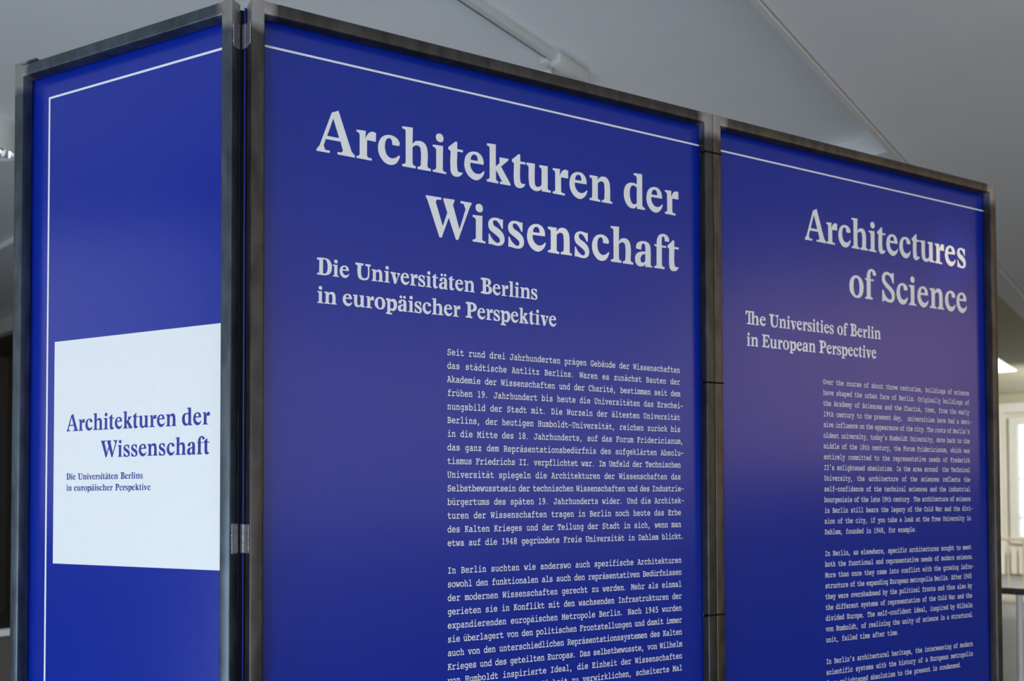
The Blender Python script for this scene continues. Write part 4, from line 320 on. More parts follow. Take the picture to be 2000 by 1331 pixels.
    '5': ('398 5 342 -17 278 -24 199 -18 136 -1 92 25 77 59 80 76 89 89 103 98 119 101 131 99 146 95 216 71 273 63 330 73 374 100 402 143 412 196 408 233 395 265 375 291 349 312 319 325 284 329 232 320 173 293 161 287 147 285 128 289 117 303 113 321 112 343 112 588 126 615 164 624 413 624 453 613 468 578 453 543 413 532 199 532 199 393 249 407 303 413 360 406 410 385 451 352 483 308 503 257 510 199 503 139 480 85 445 39', '3 1 4 3 2 1 4 0 5 4 1 0 5 0 53 5 53 6 6 13 7 6 14 13 6 53 14 7 13 8 8 12 9 8 13 12 9 11 10 9 12 11 14 53 15 15 52 16 15 53 52 16 51 17 16 52 51 17 51 18 18 50 19 18 51 50 19 49 20 19 50 49 20 49 21 21 48 22 21 49 48 22 48 23 23 48 24 24 48 47 28 27 29 29 26 30 29 27 26 30 25 31 30 26 25 31 24 32 31 25 24 32 24 47 32 41 33 32 42 41 32 46 42 32 47 46 33 37 34 33 38 37 34 36 35 34 37 36 41 38 33 41 39 38 41 40 39 42 45 43 42 46 45 43 45 44'),
    '8': ('408 0 358 -18 301 -24 243 -18 193 0 151 30 120 68 100 115 94 168 101 217 121 261 155 297 189 317 125 371 100 458 106 508 126 552 156 589 197 617 246 634 301 640 356 634 404 617 445 589 476 552 496 508 502 458 477 371 412 317 447 298 481 262 501 217 508 166 501 113 481 67 450 29 224 386 258 364 301 357 344 364 378 386 400 419 407 460 400 499 379 531 345 553 301 560 258 553 224 532 202 500 195 459 202 418 220 90 255 68 301 60 347 67 382 89 404 122 412 166 404 210 381 243 346 265 301 272 256 265 221 244 198 210 190 166 198 124', '2 1 3 3 0 4 3 1 0 4 0 35 4 35 5 5 35 54 5 53 6 5 54 53 6 52 7 6 53 52 7 52 67 7 66 8 7 67 66 8 65 9 8 66 65 9 64 10 9 65 64 10 62 11 10 63 62 10 64 63 11 29 12 11 30 29 12 28 38 12 29 28 12 37 13 12 38 37 13 36 51 13 37 36 13 51 14 14 49 15 14 50 49 14 51 50 15 48 16 15 49 48 16 46 17 16 47 46 16 48 47 17 22 18 17 23 22 17 24 23 18 21 19 18 22 21 19 21 20 38 28 39 39 27 40 39 28 27 40 27 41 41 26 42 41 27 26 42 26 43 43 25 44 43 26 25 44 24 45 44 25 24 45 24 46 46 24 17 54 34 55 54 35 34 55 34 56 56 33 57 56 34 33 57 33 58 58 32 59 58 33 32 59 31 60 59 32 31 60 30 61 60 31 30 61 30 62 62 30 11'),
    '9': ('353 23 273 -12 180 -24 146 -22 121 -17 104 -5 99 16 103 38 118 50 142 55 178 57 263 72 330 118 378 192 398 273 357 237 284 220 232 227 186 248 146 280 116 323 97 373 91 428 97 488 116 539 146 582 186 613 232 633 284 640 347 631 401 604 445 560 478 502 498 431 505 351 495 246 466 154 418 79 219 341 252 316 292 307 331 315 364 340 386 379 394 426 387 476 365 517 331 545 288 554 249 546 218 522 197 484 190 433 197 381', '3 2 4 4 1 5 4 2 1 5 1 6 6 0 7 6 1 0 7 0 8 8 0 9 9 0 10 10 0 11 11 0 37 11 37 12 12 36 13 12 37 36 13 35 14 13 36 35 14 35 40 17 15 18 17 16 15 18 14 19 18 15 14 19 14 40 19 39 20 19 40 39 20 38 21 20 39 38 21 38 53 21 53 22 22 51 23 22 52 51 22 53 52 23 50 24 23 51 50 24 48 25 24 49 48 24 50 49 25 30 26 25 31 30 26 29 27 26 30 29 27 29 28 40 35 41 41 35 42 42 34 43 42 35 34 43 34 44 44 33 45 44 34 33 45 32 46 45 33 32 46 32 47 47 32 31 48 31 25 48 47 31'),
}

# ---------------------------------------------------------------- helpers
def link(name, bm, mat, parent=None, smooth=False, label=None, kind=None):
    me = bpy.data.meshes.new(name)
    bm.normal_update()
    bm.to_mesh(me)
    bm.free()
    for mm in (mat if isinstance(mat, (list, tuple)) else [mat]):
        me.materials.append(mm)
    if smooth:
        for p in me.polygons:
            p.use_smooth = True
        if smooth != 'all':
            me.set_sharp_from_angle(angle=R(40))
    o = bpy.data.objects.new(name, me)
    COL.objects.link(o)
    if parent:
        o.parent = parent
    if label:
        o['label'] = label
    if kind:
        o['kind'] = kind
    return o


def empty(name, loc, rz, label, cat, group=None):
    o = bpy.data.objects.new(name, None)
    o.empty_display_size = 0.1
    COL.objects.link(o)
    o.location = loc
    o.rotation_euler = (0, 0, rz)
    o['label'] = label
    o['category'] = cat
    if group:
        o['group'] = group
    return o


def bx(bm, lo, hi, bev=0.0, seg=2, axis=None):
    """a box between two corners; bevels all edges or only those along one axis"""
    lo, hi = Vector(lo), Vector(hi)
    r = bmesh.ops.create_cube(bm, size=1)
    vs = r['verts']
    c, s = (lo + hi) / 2, hi - lo
    for v in vs:
        v.co = Vector((c.x + v.co.x * s.x, c.y + v.co.y * s.y, c.z + v.co.z * s.z))
    if bev:
        es = set(e for v in vs for e in v.link_edges)
        if axis is not None:
            es = [e for e in es if abs((e.verts[0].co - e.verts[1].co)[axis]) > 1e-6
                  and sum(abs(x) > 1e-6 for x in (e.verts[0].co - e.verts[1].co)) == 1]
        bmesh.ops.bevel(bm, geom=list(es), offset=bev, segments=seg, affect='EDGES', profile=0.5)


def rod(bm, p, q, r, n=12, r2=None):
    p, q = Vector(p), Vector(q)
    d = q - p
    res = bmesh.ops.create_cone(bm, cap_ends=True, segments=n, radius1=r, radius2=r if r2 is None else r2, depth=d.length)
    mt = Matrix.Translation((p + q) / 2) @ d.to_track_quat('Z', 'Y').to_matrix().to_4x4()
    bmesh.ops.transform(bm, matrix=mt, verts=res['verts'])


def lathe(bm, prof, n=32):
    """profile of (radius, z) spun about z"""
    rings = []
    for r, z in prof:
        rings.append([bm.verts.new((r * math.cos(2 * math.pi * k / n), r * math.sin(2 * math.pi * k / n), z)) for k in range(n)])
    for a, b in zip(rings, rings[1:]):
        for k in range(n):
            bm.faces.new((a[k], a[(k + 1) % n], b[(k + 1) % n], b[k]))


def slab(name, pts, z0, z1, mat, kind='structure', parent=None):
    """prism over a plan polygon given in building coordinates"""
    bm = bmesh.new()
    lo = [bm.verts.new(W(a, b, z0)) for a, b in pts]
    hi = [bm.verts.new(W(a, b, z1)) for a, b in pts]
    bm.faces.new(lo[::-1])
    bm.faces.new(hi)
    n = len(pts)
    for k in range(n):
        bm.faces.new((lo[k], lo[(k + 1) % n], hi[(k + 1) % n], hi[k]))
    bmesh.ops.recalc_face_normals(bm, faces=bm.faces)
    return link(name, bm, mat, parent, kind=kind if parent is None else None)


def rect(a0, a1, b0, b1):
    return [(a0, b0), (a1, b0), (a1, b1), (a0, b1)]


# ---------------------------------------------------------------- the hall
A0, A1, B0, B1 = -3.0, 18.6, -5.2, 12.2
CZ, SZ = 3.60, 3.48                           # coffer ceiling and lower soffit
slab('floor', rect(A0, A1, B0, B1), -0.12, 0.0, M_FLOOR)
slab('ceiling', rect(A0, A1, B0, B1), CZ, CZ + 0.15, M_CEIL)
slab('trim_1', rect(A0, A1, B0, 1.310), SZ, CZ, M_CEIL)                 # lower soffit over the viewer
slab('trim_2', rect(4.97, 5.45, 1.345, 4.9), SZ, CZ, M_CEIL)            # cross beam
slab('trim_3', rect(A0, A1, 1.318, 1.345), SZ - 0.012, CZ, M_TRIM)      # moulding along the soffit edge
slab('trim_4', rect(A0, A1, 1.310, 1.318), SZ - 0.001, CZ, M_JOINT)    # dark joint beside it
slab('trim_5', rect(5.45, 9.0, 1.345, 1.52), SZ, CZ, M_CEIL)
slab('trim_6', rect(9.0, A1, 1.345, 5.0), SZ, CZ, M_CEIL)
slab('trim_7', rect(2.50, 3.51, 5.0, B1), 3.555, CZ, M_CEIL)
slab('trim_11', rect(3.51, 3.60, 5.0, B1), 3.40, CZ, M_TRIM)
slab('trim_12', rect(3.60, 4.17, 5.0, B1), 3.40, CZ, M_WALL_DARK)
slab('trim_13', rect(9.0, A1, 1.52, 5.0), SZ - 0.015, SZ, M_SOFFIT)  # darker olive than the ceiling strip beside it
slab('wall_left', rect(A0, A1, B1, B1 + 0.2), 0, CZ, M_WALL_DARK)
slab('wall_far_left', rect(4.17, 4.3, 5.0, B1), 0, CZ, M_WALL_DARK)
slab('wall_back', rect(A0, A1, B0 - 0.2, B0), 0, CZ, M_WALL)
# window wall behind the viewer, with real openings
bm = bmesh.new()


def wbox(bm, a0, a1, b0, b1, z0, z1):
    v = [bm.verts.new(W(a, b, z)) for z in (z0, z1) for a, b in rect(a0, a1, b0, b1)]
    for f in ((0, 3, 2, 1), (4, 5, 6, 7), (0, 1, 5, 4), (1, 2, 6, 5), (2, 3, 7, 6), (3, 0, 4, 7)):
        bm.faces.new([v[k] for k in f])


wins = [(-4.0, -2.4), (-1.4, 0.2), (1.2, 2.8)]
e = B0
for b0, b1 in wins:
    wbox(bm, A0, A0 + 0.25, e, b0, 0, CZ)
    wbox(bm, A0, A0 + 0.25, b0, b1, 0, 0.08)
    wbox(bm, A0, A0 + 0.25, b0, b1, 1.42, CZ)
    e = b1
wbox(bm, A0, A0 + 0.25, e, B1, 0, CZ)
bmesh.ops.recalc_face_normals(bm, faces=bm.faces)
link('wall_window_side', bm, M_WALL, kind='structure')
# end wall with the far window
slab('wall_end', rect(A1, A1 + 0.2, B0, B1), 0, CZ, M_WALL)
E2 = A1
slab('trim_8', rect(E2 - 0.30, E2, 0.5, 5.2), 3.30, SZ, M_SOFFIT)      # cornice bands on the end wall
slab('trim_9', rect(E2 - 0.20, E2, 0.5, 5.2), 3.12, 3.30, M_TRIM)
bm = bmesh.new()
wz0, wz1, wb0, wb1 = 0.72, 2.90, 1.2, 2.76
wbox(bm, E2 - 0.10, E2, wb0 - 0.14, wb0, wz0 - 0.12, wz1 + 0.12)
wbox(bm, E2 - 0.10, E2, wb1, wb1 + 0.14, wz0 - 0.12, wz1 + 0.12)
wbox(bm, E2 - 0.10, E2, wb0, wb1, wz1, wz1 + 0.12)
wbox(bm, E2 - 0.10, E2, wb0, wb1, wz0 - 0.12, wz0)
bmesh.ops.recalc_face_normals(bm, faces=bm.faces)
wn = link('window_1', bm, M_TRIM, kind='structure')
for k, (q0, q1) in enumerate(((wb0, (wb0 + wb1) / 2), ((wb0 + wb1) / 2, wb1))):
    for z0, z1 in ((wz0, 1.1), (1.1, 1.85), (1.85, wz1)):
        bm = bmesh.new()
        wbox(bm, E2 - 0.03, E2 - 0.02, q0 + 0.025, q1 - 0.025, z0 + 0.02, z1 - 0.02)
        bmesh.ops.recalc_face_normals(bm, faces=bm.faces)
        link('pane', bm, M_GLOW, wn)
bm = bmesh.new()
for z in (1.1, 1.85):
    wbox(bm, E2 - 0.06, E2 - 0.02, wb0, wb1, z - 0.02, z + 0.02)
wbox(bm, E2 - 0.07, E2 - 0.02, (wb0 + wb1) / 2 - 0.025, (wb0 + wb1) / 2 + 0.025, wz0, wz1)
bmesh.ops.recalc_face_normals(bm, faces=bm.faces)
link('glazing_bar', bm, M_TRIM, wn)
slab('trim_10', rect(E2 - 0.12, E2, 3.00, 3.20), 0, 3.12, M_TRIM)       # flat pilaster beside the window

# radiator under the far window
rd = empty('radiator', W(E2 - 0.22, 1.9, 0), BROT, 'grey ribbed radiator on the far wall below the window', 'radiator')
for k in range(16):
    bm = bmesh.new()
    bx(bm, (-0.05, -1.0 + k * 0.125, 0.02), (0.05, -1.0 + k * 0.125 + 0.10, 0.52), 0.012, 2)
    link('radiator_fin', bm, M_WALL, rd)

# lit ceiling panel far down the hall
cl = empty('ceiling_light', W(14.1, 2.80, SZ - 0.015), BROT, 'bright square ceiling light far down the hall, right of the poster frames', 'ceiling light')
bm = bmesh.new()
bx(bm, (-0.82, -0.60, -0.006), (0.82, 0.60, 0.0), 0.002, 1)
link('housing', bm, M_FIXT, cl)
bm = bmesh.new()
bx(bm, (-0.80, -0.58, -0.012), (0.80, 0.58, -0.006), 0.002, 1)
link('diffuser', bm, M_LAMP, cl)

# cream balustrade across the hall
bl = empty('balustrade', W(13.7, 0, 0), BROT, 'cream balustrade with square balusters across the hall near the far window', 'railing')
bm = bmesh.new()
bx(bm, (-0.04, -0.8, 0.875), (0.04, 4.8, 0.918), 0.006, 2)
link('top_rail', bm, M_CREAM, bl)
bm = bmesh.new()
bx(bm, (-0.03, -0.8, 0.03), (0.03, 4.8, 0.08), 0.005, 2)
link('bottom_rail', bm, M_CREAM, bl)
bm = bmesh.new()
bx(bm, (-0.013, -0.013, 0.08), (0.013, 0.013, 0.875), 0.003, 1)
b0 = link('baluster', bm, M_CREAM, bl)
for k in range(29):
    o = b0 if k == 0 else b0.copy()
    if k:
        COL.objects.link(o)
        o.parent = bl
    o.location = (0, -0.70 + k * 0.192, 0)

# nearer dark handrail on white posts
hr = empty('handrail', W(5.41, 0, 0), BROT, 'dark handrail on white posts just right of the poster frames', 'railing')
bm = bmesh.new()
bx(bm, (-0.025, -1.6, 0.965), (0.025, 1.4, 1.0), 0.012, 3)
link('rail', bm, M_DARK, hr)
for q in (-1.5, -0.35, 0.81):
    bm = bmesh.new()
    rod(bm, (0, q, 0), (0, q, 0.965), 0.016, 12)
    rod(bm, (0, q, 0), (0, q, 0.012), 0.04, 16)
    link('post', bm, M_WHITE, hr, smooth=True)
bm = bmesh.new()
rod(bm, (0, -1.5, 0.12), (0, 0.81, 0.12), 0.010, 8)
link('lower_bar', bm, M_DARK, hr, smooth=True)

# light railing at the far left edge
lr = empty('side_parapet', W(1.45, 4.27, 0), BROT, 'low dark parapet with a pale top rail at the left edge', 'railing')
bm = bmesh.new()
bx(bm, (-1.4, -0.03, 0.89), (1.6, 0.03, 0.92), 0.006, 2)
link('top_rail', bm, M_TRIM, lr)
bm = bmesh.new()
bx(bm, (-1.38, -0.012, 0.0), (1.58, 0.012, 0.89), 0.002, 1)
link('infill_panel', bm, M_WALL_DARK, lr)

# ---------------------------------------------------------------- ceiling fittings
tl = empty('light_track', W(0, 2.31, CZ), BROT, 'white lighting track on the ceiling above the wide poster frame', 'light track')
bm = bmesh.new()
bx(bm, (-0.6, -0.020, -0.034), (3.10, 0.016, 0.0), 0.002, 1)
link('rail', bm, M_FIXT, tl)
bm = bmesh.new()
bx(bm, (-0.6, 0.016, -0.032), (3.10, 0.0165, -0.004), 0.0, 1)
bx(bm, (-0.6, 0.0085, -0.0345), (3.10, 0.0165, -0.0338), 0.0, 1)
link('groove', bm, M_GROOVE, tl)
bm = bmesh.new()
bx(bm, (3.08, -0.040, -0.058), (3.32, 0.022, 0.0), 0.012, 3)
link('end_feed', bm, M_FIXT, tl, smooth=True)
bm = bmesh.new()
bx(bm, (3.04, 0.010, -0.050), (3.10, 0.050, -0.020), 0.004, 2)
link('adapter', bm, M_WHITE, tl, smooth=True)
sh = empty('spotlight', W(3.16, 2.375, CZ - 0.045), BROT, 'white spotlight head at the end of the ceiling track', 'spotlight')
bm = bmesh.new()
rod(bm, (0, 0, 0.045), (0, 0, -0.02), 0.010, 10)
link('stem', bm, M_WHITE, sh, smooth=True)
bm = bmesh.new()
rod(bm, (-0.06, 0.0, -0.045), (0.05, 0.02, -0.055), 0.040, 24)
link('lamp_head', bm, M_WHITE, sh, smooth=True)

dl_ = empty('downlight', W(1.66, 5.10, CZ), BROT, 'white cylindrical downlight under the ceiling at the left edge', 'downlight')
bm = bmesh.new()
lathe(bm, [(0.0, 0.0), (0.112, 0.0), (0.112, -0.165), (0.106, -0.172), (0.100, -0.166), (0.100, -0.155)], 48)
bmesh.ops.recalc_face_normals(bm, faces=bm.faces)
link('lamp_body', bm, M_FIXT, dl_, smooth=True)
bm = bmesh.new()
lathe(bm, [(0.100, -0.157), (0.092, -0.12), (0.07, -0.09), (0.0, -0.08)], 40)
link('reflector', bm, M_CHROME, dl_, smooth='all')


# ---------------------------------------------------------------- lettering
def glyph_mesh(outlines, off=0.0):
    cu = bpy.data.curves.new('g', 'CURVE')
    cu.dimensions = '2D'
    cu.fill_mode = 'BOTH'
    cu.resolution_u = 5
    cu.offset = off
    for t in outlines.split('|'):
        pts = [(float(w.rstrip('s').split(',')[0]), float(w.rstrip('s').split(',')[1]), w.endswith('s')) for w in t.split()]
        s = cu.splines.new('BEZIER')
        s.bezier_points.add(len(pts) - 1)
        s.use_cyclic_u = True
        for bp, (x, y, sm) in zip(s.bezier_points, pts):
            bp.co = (x / 1000, y / 1000, 0)
            bp.handle_left_type = bp.handle_right_type = 'AUTO' if sm else 'VECTOR'
    o = bpy.data.objects.new('g', cu)
    COL.objects.link(o)
    bpy.context.view_layer.update()
    me = bpy.data.meshes.new_from_object(o.evaluated_get(bpy.context.evaluated_depsgraph_get()))
    V = [(v.co.x, v.co.y) for v in me.vertices]
    F = [tuple(p.vertices) for p in me.polygons]
    bpy.data.objects.remove(o)
    bpy.data.meshes.remove(me)
    return V, F


SERIF = {c: glyph_mesh(v) for c, v in GLYPHS.items()}
DOT = None


def disc(cx, cy, rx, ry, n=14):
    return ([(cx + rx * math.cos(2 * math.pi * k / n), cy + ry * math.sin(2 * math.pi * k / n)) for k in range(n)], [tuple(range(n))])


def join(*parts):
    V, F = [], []
    for v, f in parts:
        F += [tuple(i + len(V) for i in p) for p in f]
        V += v
    return V, F


def poly(*p):
    return (list(p), [tuple(range(len(p)))])


SERIF['ä'] = join(SERIF['a'], disc(0.155, 0.72, 0.068, 0.072), disc(0.345, 0.72, 0.068, 0.072))
LIGHT = {c: glyph_mesh(v, -0.011) for c, v in GLYPHS.items()}
SEMI = {c: glyph_mesh(v, -0.006) for c, v in GLYPHS.items()}
LIGHT['ä'] = join(LIGHT['a'], disc(0.155, 0.72, 0.058, 0.062), disc(0.345, 0.72, 0.058, 0.062))
WID = {c: max(x for x, _ in v[0]) for c, v in SERIF.items()}

MG = {}
for c, (v, t) in MONO.items():
    v = [int(k) / 1000 for k in v.split()]
    t = [int(k) for k in t.split()]
    MG[c] = (list(zip(v[::2], v[1::2])), [tuple(t[k:k + 3]) for k in range(0, len(t), 3)])
for c, b in (('ä', 'a'), ('ü', 'u'), ('ö', 'o')):
    MG[c] = join(MG[b], disc(0.2, 0.615, 0.05, 0.045, 8), disc(0.4, 0.615, 0.05, 0.045, 8))
MG['é'] = join(MG['e'], poly((0.27, 0.54), (0.33, 0.54), (0.44, 0.70), (0.35, 0.70)))
MG['.'] = disc(0.22, 0.045, 0.07, 0.06, 10)
MG[','] = poly((0.19, 0.04), (0.20, 0.09), (0.25, 0.11), (0.31, 0.09), (0.335, 0.04), (0.32, -0.02), (0.22, -0.17), (0.15, -0.17))
MG['-'] = poly((0.06, 0.235), (0.54, 0.235), (0.54, 0.305), (0.06, 0.305))
MG["'"] = poly((0.22, 0.66), (0.36, 0.66), (0.29, 0.40), (0.22, 0.40))

REC = 0.026                                   # the printed sheets sit on the back of the tubes


def shift(P, n0, dy=-0.0004):
    P.V = P.V[:n0] + [(x, y + dy, z) for x, y, z in P.V[n0:]]


class Print:
    """lettering lying on the sheet; x right, h down from the top of the frame"""

    def __init__(self):
        self.V, self.F = [], []

    def add(self, g, x, h, sx, sy):
        n = len(self.V)
        self.V += [(x + a * sx, REC - 0.0006, TOP - h + b * sy) for a, b in g[0]]
        self.F += [tuple(n + i for i in f) for f in g[1]]

    def quad(self, x0, x1, h0, h1, y=REC - 0.0004):
        n = len(self.V)
        self.V += [(x0, y, TOP - h1), (x1, y, TOP - h1), (x1, y, TOP - h0), (x0, y, TOP - h0)]
        self.F.append((n, n + 1, n + 2, n + 3))

    def build(self, name, mat, parent):
        me = bpy.data.meshes.new(name)
        me.from_pydata(self.V, [], self.F)
        bm = bmesh.new()
        bm.from_mesh(me)
        for f in bm.faces:
            f.normal_update()
            if f.normal.y > 0:
                f.normal_flip()
        bm.to_mesh(me)
        bm.free()
        me.materials.append(mat)
        o = bpy.data.objects.new(name, me)
        COL.objects.link(o)
        o.parent = parent
        return o


def placed(P, text, xs, h, s, ox=0.0, f=1.0, x0=0.0):
    for c, x in zip([c for c in text if c != ' '], xs):
        P.add(SERIF[c], ox + (x - x0) * f, h, s * f if f != 1.0 else s, s)


def word(P, t, x0, x1, h, s, face=None):
    """a word of the serif face fitted between two edges"""
    tw = sum(WID[c] for c in t)
    nat = 0.040
    gaps = len(t) - 1
    sx = (x1 - x0) / (tw + nat * gaps)
    x = x0
    for c in t:
        P.add((face or SERIF)[c], x, h, sx, s)
        x += (WID[c] + nat) * sx


def body(P, lines, x0, x1, h0, pitch):
    for k, ln in enumerate(lines):
        just = not ln.endswith('\n')
        ln = ln.rstrip('\n')
        if not ln:
            continue
        n = len(ln) - (1 if ln[-1] in '-,.' else 0)
        sp = ln.count(' ')
        avail = x1 - x0
        if just:
            adv = min(max(avail / n, 0.0093), 0.0097)
            spc = (avail - (n - sp) * adv) / max(sp, 1)
        else:
            adv = spc = 0.0096
        x = x0
        for c in ln:
            if c == ' ':
                x += spc
                continue
            P.add(MG[c], x + (0.06 * adv if c not in '.,-' else 0), h0 + k * pitch, 0.0161, 0.0215)
            x += adv


# ---------------------------------------------------------------- the poster frames
T = 0.025


def frame(e, x0, x1, mat):
    for a in (x0, x1 - T):
        bm = bmesh.new()
        bx(bm, (a + 0.0003, 0, 0.0), (a + T - 0.0003, T, TOP), 0.0028, 3, axis=2)
        link('upright_tube', bm, mat, e, smooth=True)
    for z in (TOP - T, 0.02):
        bm = bmesh.new()
        bx(bm, (x0 + T - 0.003, 0.0001, z), (x1 - T + 0.003, T - 0.0001, z + T), 0.0028, 3, axis=0)
        link('cross_tube', bm, mat, e, smooth=True)


def sheet(e, x0, x1):
    bm = bmesh.new()
    bx(bm, (x0, REC, 0.03), (x1, REC + 0.003, TOP - 0.008), 0.0, 1)
    return link('print_panel', bm, M_BLUE, e)


def prism(bm, pts, z0, z1):
    lo = [bm.verts.new((x, y, z0)) for x, y in pts]
    hi = [bm.verts.new((x, y, z1)) for x, y in pts]
    bm.faces.new(lo[::-1])
    bm.faces.new(hi)
    for k in range(len(pts)):
        j = (k + 1) % len(pts)
        bm.faces.new((lo[k], lo[j], hi[j], hi[k]))
    bmesh.ops.recalc_face_normals(bm, faces=bm.faces)


WM, WR, WL = 1.080, 1.070, 0.600
CAPS = 'h'

# --- wide frame with the German text
f2 = empty('poster_frame', (0, 0, 0), 0, 'wide steel frame with blue German text panel, hinged to the narrow one', 'display frame', 'hinged steel poster frames')
frame(f2, 0, WM, steel('raw_steel_middle', 0, WM, (0.76, 0.72, 0.66)))  # tint paints in dim, warm reflections
bm = bmesh.new()
prism(bm, [(0.0004, 0.0025), (-0.0034, 0.0245), (0.0004, 0.0245)], 0.0, TOP - 0.004)
link('added_side_wedge', bm, bpy.data.materials['raw_steel_middle'], f2)  # wedge added to make the upright's side face look wider
bm = bmesh.new()
bx(bm, (-0.0140, 0.0300, 0.0), (-0.0076, 0.0345, TOP - 0.012), 0.0, 1)
bx(bm, (-0.0064, 0.0245, 0.0), (-0.0036, 0.0258, TOP - 0.012), 0.0, 1)
link('gap_shade_strip', bm, M_MATT_BLACK, f2)  # black strips stand in for the deep shade of the hinge gap
s2 = sheet(f2, -0.0085, WM - 0.002)
P = Print()
P.quad(0.0, WM - 0.003, 0.0695, 0.0738)
P.build('border_line', M_PRINTW, s2)
P = Print()
placed(P, 'Architekturen der', [.1264, .2057, .2498, .3005, .3666, .4009, .4377, .4891, .5486, .5842, .6494, .6931, .7449, .8379, .9017, .9543], 0.2545, 0.1)
P.build('title_line', M_PRINTW, s2)
P = Print()
placed(P, 'Wissenschaft', [.3511, .4559, .4924, .5394, .5856, .6369, .7050, .7507, .8011, .8678, .9226, .9605], 0.3878, 0.1)
P.build('title_line', M_PRINTW, s2)
P = Print()
for t, a, b, h in (('Die', .1279, .1915, .4957), ('Universitäten', .2036, .4607, .4957), ('Berlins', .4746, .6102, .4957),
                   ('in', .1287, .1667, .5507), ('europäischer', .1788, .4275, .5507), ('Perspektive', .4400, .6573, .5507)):
    if t == 'in':
        P.build('subtitle_line', M_PRINTW, s2)
        P = Print()
    word(P, t, a, b, h, 0.0405)
P.build('subtitle_line', M_PRINTW, s2)
DE = """Seit rund drei Jahrhunderten prägen Gebäude der Wissenschaften
das städtische Antlitz Berlins. Waren es zunächst Bauten der
Akademie der Wissenschaften und der Charité, bestimmen seit dem
frühen 19. Jahrhundert bis heute die Universitäten das Erschei-
nungsbild der Stadt mit. Die Wurzeln der ältesten Universität
Berlins, der heutigen Humboldt-Universität, reichen zurück bis
in die Mitte des 18. Jahrhunderts, auf das Forum Fridericianum,
das ganz dem Repräsentationsbedürfnis des aufgeklärten Absolu-
tismus Friedrichs II. verpflichtet war. Im Umfeld der Technischen
Universität spiegeln die Architekturen der Wissenschaften das
Selbstbewusstsein der technischen Wissenschaften und des Industrie-
bürgertums des späten 19. Jahrhunderts wider. Und die Architek-
turen der Wissenschaften tragen in Berlin noch heute das Erbe
des Kalten Krieges und der Teilung der Stadt in sich, wenn man
etwa auf die 1948 gegründete Freie Universität in Dahlem blickt.

In Berlin suchten wie anderswo auch spezifische Architekturen
sowohl den funktionalen als auch den repräsentativen Bedürfnissen
der modernen Wissenschaften gerecht zu werden. Mehr als einmal
gerieten sie in Konflikt mit den wachsenden Infrastrukturen der
expandierenden europäischen Metropole Berlin. Nach 1945 wurden
sie überlagert von den politischen Frontstellungen und damit immer
auch von den unterschiedlichen Repräsentationssystemen des Kalten
Krieges und des geteilten Europas. Das selbstbewusste, von Wilhelm
von Humboldt inspirierte Ideal, die Einheit der Wissenschaften
in einer strukturellen Einheit zu verwirklichen, scheiterte Mal""".split('\n')
P = Print()
body(P, DE, 0.3970, 0.9946, 0.6320, 0.0283)
P.build('body_lettering', M_PRINTW, s2)['kind'] = 'stuff'

# --- right frame with the English text
f3 = empty('poster_frame', (WM, 0, 0), 0, 'steel frame with blue English text panel, farthest right of the three', 'display frame', 'hinged steel poster frames')
frame(f3, 0, WR, steel('raw_steel_right', 0, WR, (1.1, 0.96, 0.82)))  # tint stands in for warm reflections of the lamp-lit wall
s3 = sheet(f3, 0.002, WR - 0.001)
P = Print()
P.quad(0.003, WR - 0.002, 0.0695, 0.0738)
P.build('border_line', M_PRINTW, s3)
P = Print()
o = -WM
placed(P, 'Architectures', [x + o for x in (1.4025, 1.48, 1.5239, 1.5736, 1.639, 1.6718, 1.7086, 1.7603, 1.8111, 1.8462, 1.9082, 1.9523, 2.0058)], 0.2560, 0.1)
P.build('title_line', M_PRINTW, s3)
P = Print()
placed(P, 'of Science', [x + o for x in (1.563, 1.6223, 1.6885, 1.7461, 1.7967, 1.8322, 1.8837, 1.9492, 1.9998)], 0.3888, 0.1)
P.build('title_line', M_PRINTW, s3)
P = Print()
word(P, 'T', 1.1990 + o, 1.2250 + o, .4958, 0.0405)
shift(P, 0, -0.0003)
for t, a, b, h in (('he', 1.2170, 1.2659, .4958), ('Universities', 1.2774, 1.5027, .4960), ('of', 1.5157, 1.5557, .4960),
                   ('Berlin', 1.5640, 1.6811, .4960), ('in', 1.2024, 1.2403, .5505), ('European', 1.2527, 1.4365, .5505),
                   ('Perspective', 1.4494, 1.6631, .5505)):
    if t == 'in':
        P.build('subtitle_line', M_PRINTW, s3)
        P = Print()
    word(P, t, a + o, b + o, h, 0.0405)
P.build('subtitle_line', M_PRINTW, s3)
EN = """Over the course of about three centuries, buildings of science
have shaped the urban face of Berlin. Originally buildings of
the Academy of Sciences and the Charité, then, from the early
19th century to the present day,  universities have had a deci-
sive influence on the appearance of the city. The roots of Berlin's
oldest university, today's Humboldt University, date back to the
middle of the 18th century, the Forum Fridericianum, which was
entirely committed to the representative needs of Frederick
II's enlightened absolutism. In the area around  the Technical
University, the architecture of the sciences reflects the
self-confidence of the technical sciences and the industrial
bourgeoisie of the late 19th century. The architecture of science
in Berlin still bears the legacy of the Cold War and the divi-
sion of the city, if you take a look at the Free University in
Dahlem, founded in 1948, for example.~

In Berlin, as elsewhere, specific architectures sought to meet
both the functional and representative needs of modern science.
More than once they came into conflict with the growing infra-
structure of the expanding European metropolis Berlin. After 1945
they were overshadowed by the political fronts and thus also by
the different systems of representation of the Cold War and the
divided Europe. The self-confident ideal, inspired by Wilhelm
von Humboldt, of realizing the unity of science in a structural
unit, failed time after time.~

In Berlin's architectural heritage, the interweaving of modern
scientific systems with the history of a European metropolis
from enlightened absolutism to the present is condensed.~""".split('\n')
P = Print()
body(P, [l.replace('~', '\n') for l in EN], 1.4608 + o, 2.0490 + o, 0.6320, 0.0283)
P.build('body_lettering', M_PRINTW, s3)['kind'] = 'stuff'

